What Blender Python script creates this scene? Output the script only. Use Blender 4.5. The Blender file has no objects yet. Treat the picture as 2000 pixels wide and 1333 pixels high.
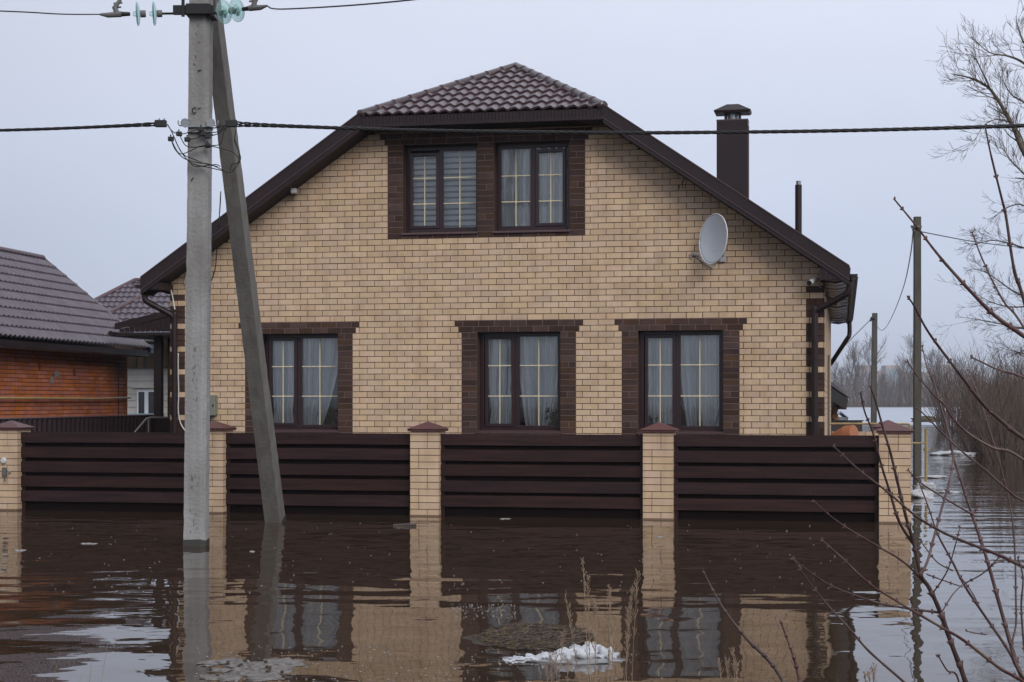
import bpy, math, random
from mathutils import Vector, noise
C = bpy.data.collections.new("scene"); bpy.context.scene.collection.children.link(C)
SC = bpy.context.scene
R = math.radians
random.seed(7)
# ------------------------------------------------------------------ camera
F = 3180.0; CX = 1000.0; HY = 782.0; CH = 1.685
cd = bpy.data.cameras.new("camera"); cam = bpy.data.objects.new("camera", cd); C.objects.link(cam)
cd.sensor_width = 36; cd.lens = 36 * F / 2000; cd.shift_y = (HY - 666.5) / 2000
cd.clip_start = 0.1; cd.clip_end = 6000
cam.location = (0, 0, CH); cam.rotation_euler = (R(90), 0, 0)
SC.camera = cam
# ------------------------------------------------------------------ sky, sun, exposure
SUN_EL, SUN_AZ = R(33), R(155)          # azimuth clockwise from +Y: behind the camera, to the right
w = bpy.data.worlds.new("World"); SC.world = w; w.use_nodes = True
nt = w.node_tree; nt.nodes.clear(); N = nt.nodes.new; L = nt.links.new
out = N('ShaderNodeOutputWorld'); sky = N('ShaderNodeTexSky'); sky.sky_type = 'NISHITA'; sky.sun_disc = False
sky.sun_elevation = SUN_EL; sky.sun_rotation = SUN_AZ; sky.dust_density = 2; sky.air_density = 1
b1 = N('ShaderNodeBackground'); b1.inputs[1].default_value = 0.06; L(sky.outputs[0], b1.inputs[0])
tc = N('ShaderNodeTexCoord'); sep = N('ShaderNodeSeparateXYZ'); L(tc.outputs['Generated'], sep.inputs[0])
cr = N('ShaderNodeValToRGB'); L(sep.outputs['Z'], cr.inputs[0])
e = cr.color_ramp.elements
e[0].position = 0.0; e[0].color = (0.495, 0.55, 0.68, 1)
e[1].position = 1.0; e[1].color = (0.80, 0.82, 0.88, 1)
x = e.new(0.09); x.color = (0.505, 0.56, 0.695, 1)
x = e.new(0.22); x.color = (0.57, 0.61, 0.725, 1)
nz = N('ShaderNodeTexNoise'); nz.inputs['Scale'].default_value = 1.3; nz.inputs['Detail'].default_value = 5; nz.inputs['Roughness'].default_value = .45
mp = N('ShaderNodeMapping'); mp.inputs['Location'].default_value = (0.35, 0.2, 0.1); mp.inputs['Scale'].default_value = (1, 1, 2.2)
L(tc.outputs['Generated'], mp.inputs[0]); L(mp.outputs[0], nz.inputs['Vector'])
mr = N('ShaderNodeMapRange'); mr.inputs[1].default_value = .3; mr.inputs[2].default_value = .7; mr.inputs[3].default_value = .82; mr.inputs[4].default_value = 1.09
L(nz.outputs[0], mr.inputs[0])
# cloud layer a little thinner ahead, thicker to the left of the view
cb = N('ShaderNodeMapRange'); cb.interpolation_type = 'SMOOTHSTEP'; cb.inputs[1].default_value = -.38; cb.inputs[2].default_value = -.02; cb.inputs[3].default_value = .80; cb.inputs[4].default_value = 1; L(sep.outputs['X'], cb.inputs[0])
cm = N('ShaderNodeMath'); cm.operation = 'MULTIPLY'; L(mr.outputs[0], cm.inputs[0]); L(cb.outputs[0], cm.inputs[1])
vm = N('ShaderNodeVectorMath'); vm.operation = 'SCALE'; L(cr.outputs[0], vm.inputs[0]); L(cm.outputs[0], vm.inputs['Scale'])
b2 = N('ShaderNodeBackground'); L(vm.outputs[0], b2.inputs[0]); b2.inputs[1].default_value = 1.30
mx = N('ShaderNodeMixShader'); mx.inputs[0].default_value = 0.93; L(b1.outputs[0], mx.inputs[1]); L(b2.outputs[0], mx.inputs[2]); L(mx.outputs[0], out.inputs[0])
sd = bpy.data.lights.new("sun", 'SUN'); sd.energy = 1.7; sd.angle = R(30); sd.color = (1, .95, .87)
sun = bpy.data.objects.new("sun", sd); C.objects.link(sun)
dirv = Vector((math.sin(SUN_AZ) * math.cos(SUN_EL), math.cos(SUN_AZ) * math.cos(SUN_EL), math.sin(SUN_EL)))
sun.rotation_euler = (-dirv).to_track_quat('-Z', 'Y').to_euler()
vs = SC.view_settings; vs.view_transform = 'Standard'; vs.look = 'None'; vs.exposure = 0.0; vs.gamma = 1; vs.use_curve_mapping = False
SC.cycles.max_bounces = 8; SC.cycles.transparent_max_bounces = 16; SC.cycles.volume_bounces = 0
SC.cycles.caustics_reflective = False; SC.cycles.caustics_refractive = False

# ------------------------------------------------------------------ materials
M = {}
def mat(name, col, rough=.6, col2=None, nscale=4, nstretch=(1, 1, 1), bump=0, bscale=40, spec=.5, metal=0, rnd=0, attr=None, detail=5, lohi=(.35, .65), coat=0, world=False, streak=0):
    m = bpy.data.materials.new(name); m.use_nodes = True; nt = m.node_tree; N = nt.nodes.new; L = nt.links.new
    p = nt.nodes['Principled BSDF']; p.inputs['Roughness'].default_value = rough; p.inputs['Specular IOR Level'].default_value = spec; p.inputs['Metallic'].default_value = metal
    if coat: p.inputs['Coat Weight'].default_value = coat; p.inputs['Coat Roughness'].default_value = .15
    if world:
        tc = N('ShaderNodeNewGeometry'); co = tc.outputs['Position']
    else:
        tc = N('ShaderNodeTexCoord'); co = tc.outputs['Object']
    mp = N('ShaderNodeMapping'); mp.inputs['Scale'].default_value = nstretch; L(co, mp.inputs[0])
    c = (*col, 1); cur = None
    if col2:
        n = N('ShaderNodeTexNoise'); n.inputs['Scale'].default_value = nscale; n.inputs['Detail'].default_value = detail; L(mp.outputs[0], n.inputs['Vector'])
        mr = N('ShaderNodeMapRange'); mr.inputs[1].default_value = lohi[0]; mr.inputs[2].default_value = lohi[1]; L(n.outputs[0], mr.inputs[0])
        mi = N('ShaderNodeMix'); mi.data_type = 'RGBA'; mi.inputs['A'].default_value = c; mi.inputs['B'].default_value = (*col2, 1); L(mr.outputs[0], mi.inputs['Factor']); cur = mi.outputs['Result']
    if rnd or attr:
        hs = N('ShaderNodeHueSaturation')
        if cur: L(cur, hs.inputs['Color'])
        else: hs.inputs['Color'].default_value = c
        if attr:
            a = N('ShaderNodeAttribute'); a.attribute_name = 'rnd'; src = a.outputs['Fac']
        else:
            a = N('ShaderNodeObjectInfo'); src = a.outputs['Random']
        r_ = attr or rnd
        v = N('ShaderNodeMapRange'); v.inputs[3].default_value = 1 - r_; v.inputs[4].default_value = 1 + r_; L(src, v.inputs[0]); L(v.outputs[0], hs.inputs['Value'])
        mu = N('ShaderNodeMath'); mu.operation = 'MULTIPLY'; mu.inputs[1].default_value = 7.31; L(src, mu.inputs[0])
        fr = N('ShaderNodeMath'); fr.operation = 'FRACT'; L(mu.outputs[0], fr.inputs[0])
        h = N('ShaderNodeMapRange'); h.inputs[3].default_value = .5 - r_ * .06; h.inputs[4].default_value = .5 + r_ * .06; L(fr.outputs[0], h.inputs[0]); L(h.outputs[0], hs.inputs['Hue'])
        s = N('ShaderNodeMapRange'); s.inputs[3].default_value = 1 - r_ * .9; s.inputs[4].default_value = 1 + r_ * .7; L(fr.outputs[0], s.inputs[0]); L(s.outputs[0], hs.inputs['Saturation'])
        cur = hs.outputs[0]
    if streak:
        # vertical rain / dirt streaks
        m2 = N('ShaderNodeMapping'); m2.inputs['Scale'].default_value = (14, 14, .7); L(co, m2.inputs[0])
        n = N('ShaderNodeTexNoise'); n.inputs['Scale'].default_value = 1; n.inputs['Detail'].default_value = 6; L(m2.outputs[0], n.inputs['Vector'])
        mr = N('ShaderNodeMapRange'); mr.inputs[1].default_value = .4; mr.inputs[2].default_value = .75; mr.inputs[3].default_value = 1; mr.inputs[4].default_value = 1 - streak; L(n.outputs[0], mr.inputs[0])
        hv = N('ShaderNodeHueSaturation'); L(mr.outputs[0], hv.inputs['Value'])
        if cur: L(cur, hv.inputs['Color'])
        else: hv.inputs['Color'].default_value = c
        cur = hv.outputs[0]
    if cur: L(cur, p.inputs['Base Color'])
    else: p.inputs['Base Color'].default_value = c
    if bump:
        n = N('ShaderNodeTexNoise'); n.inputs['Scale'].default_value = bscale; n.inputs['Detail'].default_value = 6; L(co, n.inputs['Vector'])
        b = N('ShaderNodeBump'); b.inputs['Distance'].default_value = bump; L(n.outputs[0], b.inputs['Height']); L(b.outputs[0], p.inputs['Normal'])
    M[name] = m; return m

mat('cream_brick', (.62, .455, .315), .85, (.54, .385, .26), 3.5, (1, 1, 1), .003, 60, attr=.085, lohi=(.42, .68), streak=.13, spec=.2, world=True)
mat('brown_brick', (.078, .043, .034), .8, (.055, .033, .028), 5, bump=.004, bscale=60, attr=.28, spec=.15, world=True)
mat('cream_mortar', (.050, .027, .017), .9, bump=.003)
mat('trim_mortar', (.26, .19, .17), .9, bump=.003)
mat('orange_brick', (.52, .165, .075), .8, (.42, .13, .065), 1.2, bump=.004, attr=.16, streak=.2, spec=.2)
mat('orange_mortar', (.075, .04, .03), .9)
mat('roof_metal', (.080, .047, .054), .28, (.058, .036, .042), 3, spec=.7, streak=.12)
mat('roof_grey', (.115, .092, .118), .27, (.085, .070, .092), 3, spec=.6, streak=.12)
mat('fascia_metal', (.024, .013, .0145), .42, (.019, .011, .012), 2, bump=.001, bscale=3, spec=.32)
mat('soffit_metal', (.016, .010, .011), .6, spec=.3)
mat('plastic_soffit', (.10, .085, .085), .35, (.055, .045, .047), 5)
mat('window_frame', (.028, .011, .014), .3, spec=.5)
mat('gold_bar', (.66, .58, .40), .4)
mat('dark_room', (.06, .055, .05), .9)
mat('curtain', (.90, .92, .93), .85, (.82, .85, .87), 3, (6, 6, .5))
mat('blind', (.74, .78, .82), .7)
mat('concrete', (.22, .213, .205), .85, (.33, .33, .335), 2.2, (1, 1, .5), .010, 26, streak=.2, rnd=0)
mat('dark_concrete', (.15, .14, .13), .85, (.19, .18, .17), 3, (1, 1, .5), .006, 30, streak=.25)
mat('fence_board', (.040, .0165, .0155), .5, (.021, .009, .009), 2.2, (.6, .6, 9), .004, 14, rnd=.15, spec=.25)
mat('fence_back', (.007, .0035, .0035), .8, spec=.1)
mat('cap_metal', (.115, .046, .044), .5, (.095, .04, .04), 4, spec=.3, rnd=.1)
mat('black_metal', (.012, .012, .013), .45, metal=.3)
mat('black_rubber', (.010, .010, .011), .5)
mat('galvanised', (.32, .33, .35), .4, (.22, .23, .25), 20, metal=.7)
mat('porcelain_glass', (.22, .42, .38), .12, spec=.9)
mat('cast_grey', (.13, .125, .125), .6)
mat('white_plastic', (.62, .63, .64), .45)
mat('dish_paint', (.52, .56, .62), .4, (.48, .52, .58), 3)
mat('box_grey', (.19, .20, .17), .5)
mat('box_window', (.24, .24, .17), .3)
mat('yellow_paint', (.42, .31, .13), .5, (.30, .22, .10), 12)
mat('pale_siding', (.50, .48, .45), .7, (.44, .42, .39), 2)
mat('white_frame', (.62, .68, .76), .5)
mat('dark_glass', (.02, .02, .025), .1)
mat('corrugated', (.028, .017, .019), .45)
mat('log_wood', (.30, .13, .045), .7, (.16, .075, .03), 5, (1, 1, 8), .004)
mat('terracotta', (.42, .17, .085), .7)
mat('grey_shed', (.22, .25, .29), .5)
mat('pole_wood', (.09, .085, .075), .85, (.062, .06, .05), 6, (1, 1, .3), .005)
mat('bark_dark', (.075, .062, .055), .85)
mat('bark_light', (.13, .105, .075), .85, (.07, .055, .045), 9)
mat('twig_far', (.145, .125, .125), .9)
mat('willow', (.080, .055, .048), .85, (.11, .08, .065), 2)
mat('shrub_bark', (.065, .026, .030), .5, (.105, .066, .052), 14, rnd=.25, lohi=(.45, .6))
mat('bud', (.10, .055, .055), .6)
mat('dry_weed', (.34, .25, .18), .9, (.22, .155, .11), 20)
mat('snow', (.52, .54, .58), .85, (.32, .32, .34), 12, bump=.02, bscale=25, lohi=(.45, .75))
mat('ice_sheet', (.44, .48, .56), .55, (.34, .38, .47), .03, (1, 3, 1))
mat('dirty_ice', (.20, .185, .18), .5, (.07, .055, .045), 22, bump=.01, bscale=40)
mat('reed', (.10, .068, .045), .9, (.05, .038, .028), 30)
mat('foam', (.30, .29, .29), .8)
mat('soil', (.075, .055, .035), .95, (.045, .035, .022), 3, bump=.03, bscale=8)
mat('city_wall', (.42, .35, .35), .8)
mat('city_glass', (.25, .33, .42), .4)
mat('copper_stain', (.12, .05, .03), .9)
mat('green_leaf', (.05, .075, .035), .6)
mat('plant_pot', (.07, .035, .03), .6)
mat('sill_metal', (.085, .048, .054), .4)
mat('wet_concrete', (.05, .047, .042), .35)
mat('wet_brick', (.20, .13, .085), .4)
mat('chalk_mark', (.26, .25, .26), .9)
mat('ink', (.012, .012, .014), .8)
# glass: thin pane, part mirror part clear
def glass(name, tint=(.98, .99, .99), k=1.0):
    m = bpy.data.materials.new(name); m.use_nodes = True; nt = m.node_tree; nt.nodes.clear(); N = nt.nodes.new; L = nt.links.new
    o = N('ShaderNodeOutputMaterial'); t = N('ShaderNodeBsdfTransparent'); t.inputs[0].default_value = (*tint, 1)
    g = N('ShaderNodeBsdfGlossy'); g.inputs['Roughness'].default_value = .01
    n = N('ShaderNodeTexNoise'); n.inputs['Scale'].default_value = 1.6; b = N('ShaderNodeBump'); b.inputs['Distance'].default_value = .004
    L(n.outputs[0], b.inputs['Height']); L(b.outputs[0], g.inputs['Normal'])
    lw = N('ShaderNodeFresnel'); lw.inputs[0].default_value = 1.75
    mx = N('ShaderNodeMixShader'); L(lw.outputs[0], mx.inputs[0]); L(t.outputs[0], mx.inputs[1]); L(g.outputs[0], mx.inputs[2]); L(mx.outputs[0], o.inputs[0])
    M[name] = m
glass('pane_glass')
def insulator_glass():
    m = bpy.data.materials.new('insulator_glass'); m.use_nodes = True; nt = m.node_tree; nt.nodes.clear(); N = nt.nodes.new; L = nt.links.new
    o = N('ShaderNodeOutputMaterial'); t = N('ShaderNodeBsdfTransparent'); t.inputs[0].default_value = (.86, .96, .95, 1)
    g = N('ShaderNodeBsdfPrincipled'); g.inputs['Base Color'].default_value = (.42, .60, .58, 1); g.inputs['Roughness'].default_value = .08
    lw = N('ShaderNodeLayerWeight'); lw.inputs[0].default_value = .45
    mr = N('ShaderNodeMapRange'); mr.inputs[3].default_value = .03; mr.inputs[4].default_value = .7; L(lw.outputs['Facing'], mr.inputs[0])
    mx = N('ShaderNodeMixShader'); L(mr.outputs[0], mx.inputs[0]); L(t.outputs[0], mx.inputs[1]); L(g.outputs[0], mx.inputs[2]); L(mx.outputs[0], o.inputs[0])
    M['insulator_glass'] = m
insulator_glass()
def water_mat():
    m = bpy.data.materials.new('flood_water'); m.use_nodes = True; nt = m.node_tree; N = nt.nodes.new; L = nt.links.new
    p = nt.nodes['Principled BSDF']; p.inputs['Roughness'].default_value = .015; p.inputs['IOR'].default_value = 1.333
    geo = N('ShaderNodeNewGeometry')
    n0 = N('ShaderNodeTexNoise'); n0.inputs['Scale'].default_value = .25; L(geo.outputs['Position'], n0.inputs['Vector'])
    mi = N('ShaderNodeMix'); mi.data_type = 'RGBA'; mi.inputs['A'].default_value = (.036, .0235, .015, 1); mi.inputs['B'].default_value = (.046, .030, .020, 1); L(n0.outputs[0], mi.inputs['Factor']); L(mi.outputs['Result'], p.inputs['Base Color'])
    def wave(scale, sx, sy, rot, amp, det=2, rough=.5, dist=0):
        mp = N('ShaderNodeMapping'); mp.inputs['Scale'].default_value = (sx, sy, 1); mp.inputs['Rotation'].default_value = (0, 0, R(rot)); L(geo.outputs['Position'], mp.inputs[0])
        n = N('ShaderNodeTexNoise'); n.inputs['Scale'].default_value = scale; n.inputs['Detail'].default_value = det; n.inputs['Roughness'].default_value = rough; n.inputs['Distortion'].default_value = dist
        L(mp.outputs[0], n.inputs['Vector'])
        mu = N('ShaderNodeMath'); mu.operation = 'MULTIPLY'; mu.inputs[1].default_value = amp; L(n.outputs[0], mu.inputs[0]); return mu.outputs[0]
    def add(a, b):
        s = N('ShaderNodeMath'); s.operation = 'ADD'; L(a, s.inputs[0]); L(b, s.inputs[1]); return s.outputs[0]
    def mul(a, b):
        s = N('ShaderNodeMath'); s.operation = 'MULTIPLY'; L(a, s.inputs[0]); L(b, s.inputs[1]); return s.outputs[0]
    # patches where the breeze touches the surface
    pn = N('ShaderNodeTexNoise'); pn.inputs['Scale'].default_value = .35; mpp = N('ShaderNodeMapping'); mpp.inputs['Scale'].default_value = (.5, 1.6, 1); L(geo.outputs['Position'], mpp.inputs[0]); L(mpp.outputs[0], pn.inputs['Vector'])
    pr = N('ShaderNodeMapRange'); pr.inputs[1].default_value = .42; pr.inputs[2].default_value = .62; pr.inputs[3].default_value = .25; pr.inputs[4].default_value = 1.1; L(pn.outputs[0], pr.inputs[0])
    big = wave(WV['s1'], .8, 1.35, 6, WV['a1'], 1, .4)
    mid = wave(WV['s2'], .7, 1.3, -8, WV['a2'], 2, .5, .3)
    small = mul(wave(WV['s3'], .6, 1.5, 3, WV['a3'], 2, .5), pr.outputs[0])
    # a train of low swells crossing the water in front of the fence
    sp_ = N('ShaderNodeSeparateXYZ'); L(geo.outputs['Position'], sp_.inputs[0])
    g1 = N('ShaderNodeMapRange'); g1.interpolation_type = 'SMOOTHSTEP'; g1.inputs[1].default_value = 11.2; g1.inputs[2].default_value = 13.6; g1.inputs[3].default_value = .35; g1.inputs[4].default_value = 1; L(sp_.outputs['Y'], g1.inputs[0])
    swell = mul(wave(WV['s4'], .55, 1.25, 4, WV['a4'], 1, .4, .1), g1.outputs[0])
    fine = wave(WV['s5'], 1.0, .75, 12, WV['a5'], 1, .4)
    h = add(add(add(big, mid), small), add(swell, fine))
    b = N('ShaderNodeBump'); b.inputs['Distance'].default_value = 1.0; b.inputs['Strength'].default_value = 1; L(h, b.inputs['Height']); L(b.outputs[0], p.inputs['Normal'])
    M['flood_water'] = m
HAZE = .00030
WV = dict(s1=.55, a1=.016, s2=2.2, a2=.003, s3=9, a3=.00045, s4=1.5, a4=.014, s5=3.3, a5=.0034)
water_mat()

# ------------------------------------------------------------------ mesh helpers
def tag(o, label=None, cat=None, group=None, kind=None):
    if label: o['label'] = label
    if cat: o['category'] = cat
    if group: o['group'] = group
    if kind: o['kind'] = kind
    return o
def thing(name, label, cat, loc=(0, 0, 0), group=None):
    o = bpy.data.objects.new(name, None); o.empty_display_size = .2; C.objects.link(o); o.location = loc
    return tag(o, label, cat, group)
class MB:
    def __init__(s): s.v = []; s.f = []; s.r = []
    def add(s, vs, fs, r=0.5):
        n = len(s.v); s.v += [tuple(v) for v in vs]; s.f += [tuple(i + n for i in f) for f in fs]; s.r += [r] * len(fs)
    def box(s, fr, x0, x1, y0, y1, z0, z1, r=.5):
        vs = [fr(x, y, z) for z in (z0, z1) for y in (y0, y1) for x in (x0, x1)]
        s.add(vs, [(0, 2, 3, 1), (4, 5, 7, 6), (0, 1, 5, 4), (2, 6, 7, 3), (0, 4, 6, 2), (1, 3, 7, 5)], r)
    def prism(s, fr, poly, y0, y1, r=.5):
        # poly: list of (x,z), extruded along y
        n = len(poly); vs = [fr(x, y0, z) for x, z in poly] + [fr(x, y1, z) for x, z in poly]
        fs = [tuple(range(n)), tuple(range(2 * n - 1, n - 1, -1))] + [(i, (i + 1) % n, (i + 1) % n + n, i + n) for i in range(n)]
        s.add(vs, fs, r)
    def tube(s, pts, rad, sides=8, cap=True, r=.5):
        pts = [Vector(p) for p in pts]; n = len(pts)
        if not hasattr(rad, '__len__'): rad = [rad] * n
        t0 = (pts[1] - pts[0]).normalized(); up = Vector((0, 0, 1)) if abs(t0.z) < .9 else Vector((1, 0, 0))
        u = t0.cross(up).normalized(); base = len(s.v)
        for i in range(n):
            t = (pts[min(i + 1, n - 1)] - pts[max(i - 1, 0)])
            if t.length < 1e-9: t = t0
            t.normalize(); u = u - t * u.dot(t)
            if u.length < 1e-6: u = t.orthogonal()
            u.normalize(); v = t.cross(u)
            for k in range(sides):
                a = 2 * math.pi * k / sides; s.v.append(tuple(pts[i] + (u * math.cos(a) + v * math.sin(a)) * rad[i]))
        for i in range(n - 1):
            for k in range(sides):
                a = base + i * sides + k; b = base + i * sides + (k + 1) % sides
                s.f.append((a, b, b + sides, a + sides)); s.r.append(r)
        if cap:
            s.f.append(tuple(base + k for k in range(sides - 1, -1, -1))); s.f.append(tuple(base + (n - 1) * sides + k for k in range(sides))); s.r += [r, r]
    def lathe(s, o, ax, prof, seg=20, r=.5):
        # prof: (distance along ax, radius)
        s.tube([Vector(o) + Vector(ax).normalized() * d for d, _ in prof], [max(q, 1e-4) for _, q in prof], seg, True, r)
    def blob(s, c, rx, ry, rz, seed=0, amp=.15, nu=14, nv=8, r=.5):
        vs = []; fs = []
        for j in range(nv + 1):
            th = math.pi * j / nv
            for i in range(nu):
                ph = 2 * math.pi * i / nu; d = Vector((math.sin(th) * math.cos(ph), math.sin(th) * math.sin(ph), math.cos(th)))
                k = 1 + amp * 2 * noise.noise(d * 2.3 + Vector((seed, seed * 1.7, 0)))
                vs.append((c[0] + d.x * rx * k, c[1] + d.y * ry * k, c[2] + d.z * rz * k))
        for j in range(nv):
            for i in range(nu):
                fs.append((j * nu + i, (j + 1) * nu + i, (j + 1) * nu + (i + 1) % nu, j * nu + (i + 1) % nu))
        s.add(vs, fs, r)
    def mesh(s, name, m, smooth=False):
        me = bpy.data.meshes.new(name); me.from_pydata(s.v, [], s.f); me.materials.append(M[m] if isinstance(m, str) else m)
        a = me.attributes.new('rnd', 'FLOAT', 'FACE'); a.data.foreach_set('value', s.r)
        if smooth: me.polygons.foreach_set('use_smooth', [True] * len(me.polygons))
        me.update(); return me
    def build(s, name, m, parent=None, smooth=False, kind=None, label=None, bevel=0):
        me = s.mesh(name, m, smooth); o = bpy.data.objects.new(name, me); C.objects.link(o)
        if parent:
            o.parent = parent; o.matrix_parent_inverse = inv(parent)
        if kind: o['kind'] = kind
        if label: o['label'] = label
        if bevel:
            b = o.modifiers.new('b', 'BEVEL'); b.width = bevel; b.segments = 2; b.limit_method = 'ANGLE'
        return o
def wmat(o):
    from mathutils import Matrix
    m = Matrix.Translation(o.location) @ o.rotation_euler.to_matrix().to_4x4()
    return (wmat(o.parent) @ o.matrix_parent_inverse @ m) if o.parent else m
def inv(p): return wmat(p).inverted()
def put(name, me, loc, parent=None, rot=(0, 0, 0), scale=(1, 1, 1)):
    o = bpy.data.objects.new(name, me); o.location = loc; o.rotation_euler = rot; o.scale = scale; C.objects.link(o)
    if parent: o.parent = parent; o.matrix_parent_inverse = inv(parent)
    return o
def P(px, py, Y): return Vector(((px - CX) / F * Y, Y, CH - (py - HY) / F * Y))
def W(px, z, Y): return Vector(((px - CX) / F * Y, Y, z))
def onwater(px, py):
    Y = F * CH / (py - HY); return Vector(((px - CX) / F * Y, Y, 0))
TH = R(11.5); CT, ST = math.cos(TH), math.sin(TH)
Z0 = 27.15; ZF = 23.35
def H(s, d, z): return Vector((s * CT + d * ST, Z0 - s * ST + d * CT, z))        # house frame
def HF(s, d, z): return Vector((s * CT + d * ST, ZF - s * ST + d * CT, z))       # fence frame
def smooth_path(pts, k=6):
    pts = [Vector(p) for p in pts]; o = []
    for i in range(len(pts) - 1):
        p0 = pts[max(i - 1, 0)]; p1 = pts[i]; p2 = pts[i + 1]; p3 = pts[min(i + 2, len(pts) - 1)]
        for j in range(k):
            t = j / k; o.append(.5 * ((2 * p1) + (p2 - p0) * t + (2 * p0 - 5 * p1 + 4 * p2 - p3) * t * t + (3 * p1 - p0 - 3 * p2 + p3) * t ** 3))
    o.append(pts[-1]); return o
def clip(poly, a, b, c):
    # keep a*x + b*z <= c
    o = []; n = len(poly)
    for i in range(n):
        p, q = poly[i], poly[(i + 1) % n]; dp = a * p[0] + b * p[1] - c; dq = a * q[0] + b * q[1] - c
        if dp <= 0: o.append(p)
        if (dp < 0 < dq) or (dq < 0 < dp):
            t = dp / (dp - dq); o.append((p[0] + (q[0] - p[0]) * t, p[1] + (q[1] - p[1]) * t))
    return o if len(o) > 2 else []
def area(p): return abs(sum(p[i][0] * p[(i + 1) % len(p)][1] - p[(i + 1) % len(p)][0] * p[i][1] for i in range(len(p)))) / 2

def tiles(name, orig, A, B, Ln, arange, m, parent, per=.2, course=.38, amp=.018, step=.02, sub=8, seed=0, kind=None):
    A = Vector(A).normalized(); B = Vector(B).normalized(); Nn = A.cross(B).normalized()
    if Nn.z < 0: Nn = -Nn
    mb = MB(); nc = int(math.ceil(Ln / course - 1e-6)); prev = None; da = per / sub
    amin = min(arange(0)[0], arange(Ln)[0]); amax = max(arange(0)[1], arange(Ln)[1]); na = int((amax - amin) / da) + 1
    def row(b, lift):
        lo, hi = arange(b); r = []
        for i in range(na + 1):
            a = min(max(amin + i * da, lo), hi); ph = (a / per) % 1.0
            h = amp * (.5 + .5 * math.cos(6.2832 * ph) + .12 * math.sin(12.566 * ph)) + lift
            r.append(Vector(orig) + A * a + B * b + Nn * h)
        return r
    for c in range(nc):
        b0 = c * course; b1 = min((c + 1) * course, Ln)
        rows = [row(b0, 0 if c == 0 else -.002), row(b0, step), row(b1, 0)]
        rr = random.random()
        n = len(mb.v)
        for r_ in rows: mb.v += [tuple(q) for q in r_]
        for j in range(2):
            for i in range(na):
                k = n + j * (na + 1) + i
                if (rows[j][i] - rows[j][i + 1]).length < 1e-5 and (rows[j + 1][i] - rows[j + 1][i + 1]).length < 1e-5: continue
                mb.f.append((k, k + 1, k + na + 2, k + na + 1)); mb.r.append(rr)
    o = mb.build(name, m, parent, kind=kind); return o
# ------------------------------------------------------------------ ground, water
def ground():
    xs = [-3000, -900, -300, -120, -60, -30, -20, -14, -10] + [i * .5 for i in range(-16, 17)] + [10, 14, 20, 30, 60, 120, 300, 900, 3000]
    ys = [-300, -100, -40, -20, -10, -6, -3] + [i * .5 for i in range(-2, 21)] + [12, 15, 20, 30, 60, 100, 200, 300, 345, 352, 360, 380, 450, 700, 1500, 3500]
    def z(x, y):
        if y > 340: return -.9 + min(1, (y - 340) / 14) * 1.15 + .1 * noise.noise(Vector((x * .02, y * .02, 0)))
        t = max(0, min(1, (8.2 - y) / 3.5)); t = t * t * (3 - 2 * t)
        return -.95 + t * 1.1 + .10 * noise.noise(Vector((x * .7, y * .7, 3)))
    m = MB(); n = len(xs)
    m.add([(x, y, z(x, y)) for y in ys for x in xs], [(j * n + i, j * n + i + 1, (j + 1) * n + i + 1, (j + 1) * n + i) for j in range(len(ys) - 1) for i in range(n - 1)])
    m.build('ground', 'soil', smooth=True, kind='structure')
ground()
m = MB(); m.add([(-1500, -4, 0), (1500, -4, 0), (1500, 360, 0), (-1500, 360, 0)], [(0, 1, 2, 3)]); m.build('flood_water', 'flood_water', kind='structure')
# snow covered ice on the far part of the flood
m = MB(); top = []
for i in range(61):
    x = -60 + i * 5; top.append((x, 112 + 10 * noise.noise(Vector((x * .05, 0, 0))) + 3 * noise.noise(Vector((x * .3, 2, 0)))))
vs = [(x, y, .05) for x, y in top] + [(x * 2.2, 356, .12) for x, y in top] + [(x, y, -.05) for x, y in top]
n = len(top); m.add(vs, [(i, i + 1, n + i + 1, n + i) for i in range(n - 1)] + [(2 * n + i, 2 * n + i + 1, i + 1, i) for i in range(n - 1)])
m.build('ice_sheet', 'ice_sheet', kind='structure')

# ------------------------------------------------------------------ the house
def S(px, d=0, z0=Z0):
    p = px - CX; return (p * (z0 + d * CT) - F * d * ST) / (F * CT + p * ST)
def ZH(px, py, d=0, z0=Z0):
    return CH + (HY - py) / F * (z0 - S(px, d, z0) * ST + d * CT)
def HP(px, py, d=0): return H(S(px, d), d, ZH(px, py, d))
SL, SR = -6.08, 5.107; SCN = -.44; SLOPE = .686; DB = 14.5
PITCH = .0992; BL = .264; ZB = 3.02
def hz(s): return 6.42 - (abs(s - SCN) - 2.055) * SLOPE
def roofclip(poly, off=.23):
    p = clip(poly, SLOPE, 1, 6.42 + SLOPE * (2.055 + SCN) - off)
    if p: p = clip(p, -SLOPE, 1, 6.42 + SLOPE * (2.055 - SCN) - off)
    if p: p = clip(p, 0, 1, 6.215)
    return p
house = thing('brick_house', 'beige brick house with brown window surrounds and brown metal roof behind the low fence', 'house', H(SCN, 0, 0))
wins = [dict(x0=-4.43, x1=-3.03, z0=1.17, z1=2.822), dict(x0=-.595, x1=.815, z0=1.17, z1=2.822), dict(x0=2.11, x1=3.498, z0=1.17, z1=2.822),
        dict(x0=-1.881, x1=-.595, z0=4.508, z1=5.996), dict(x0=-.306, x1=.969, z0=4.508, z1=5.996)]
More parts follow.
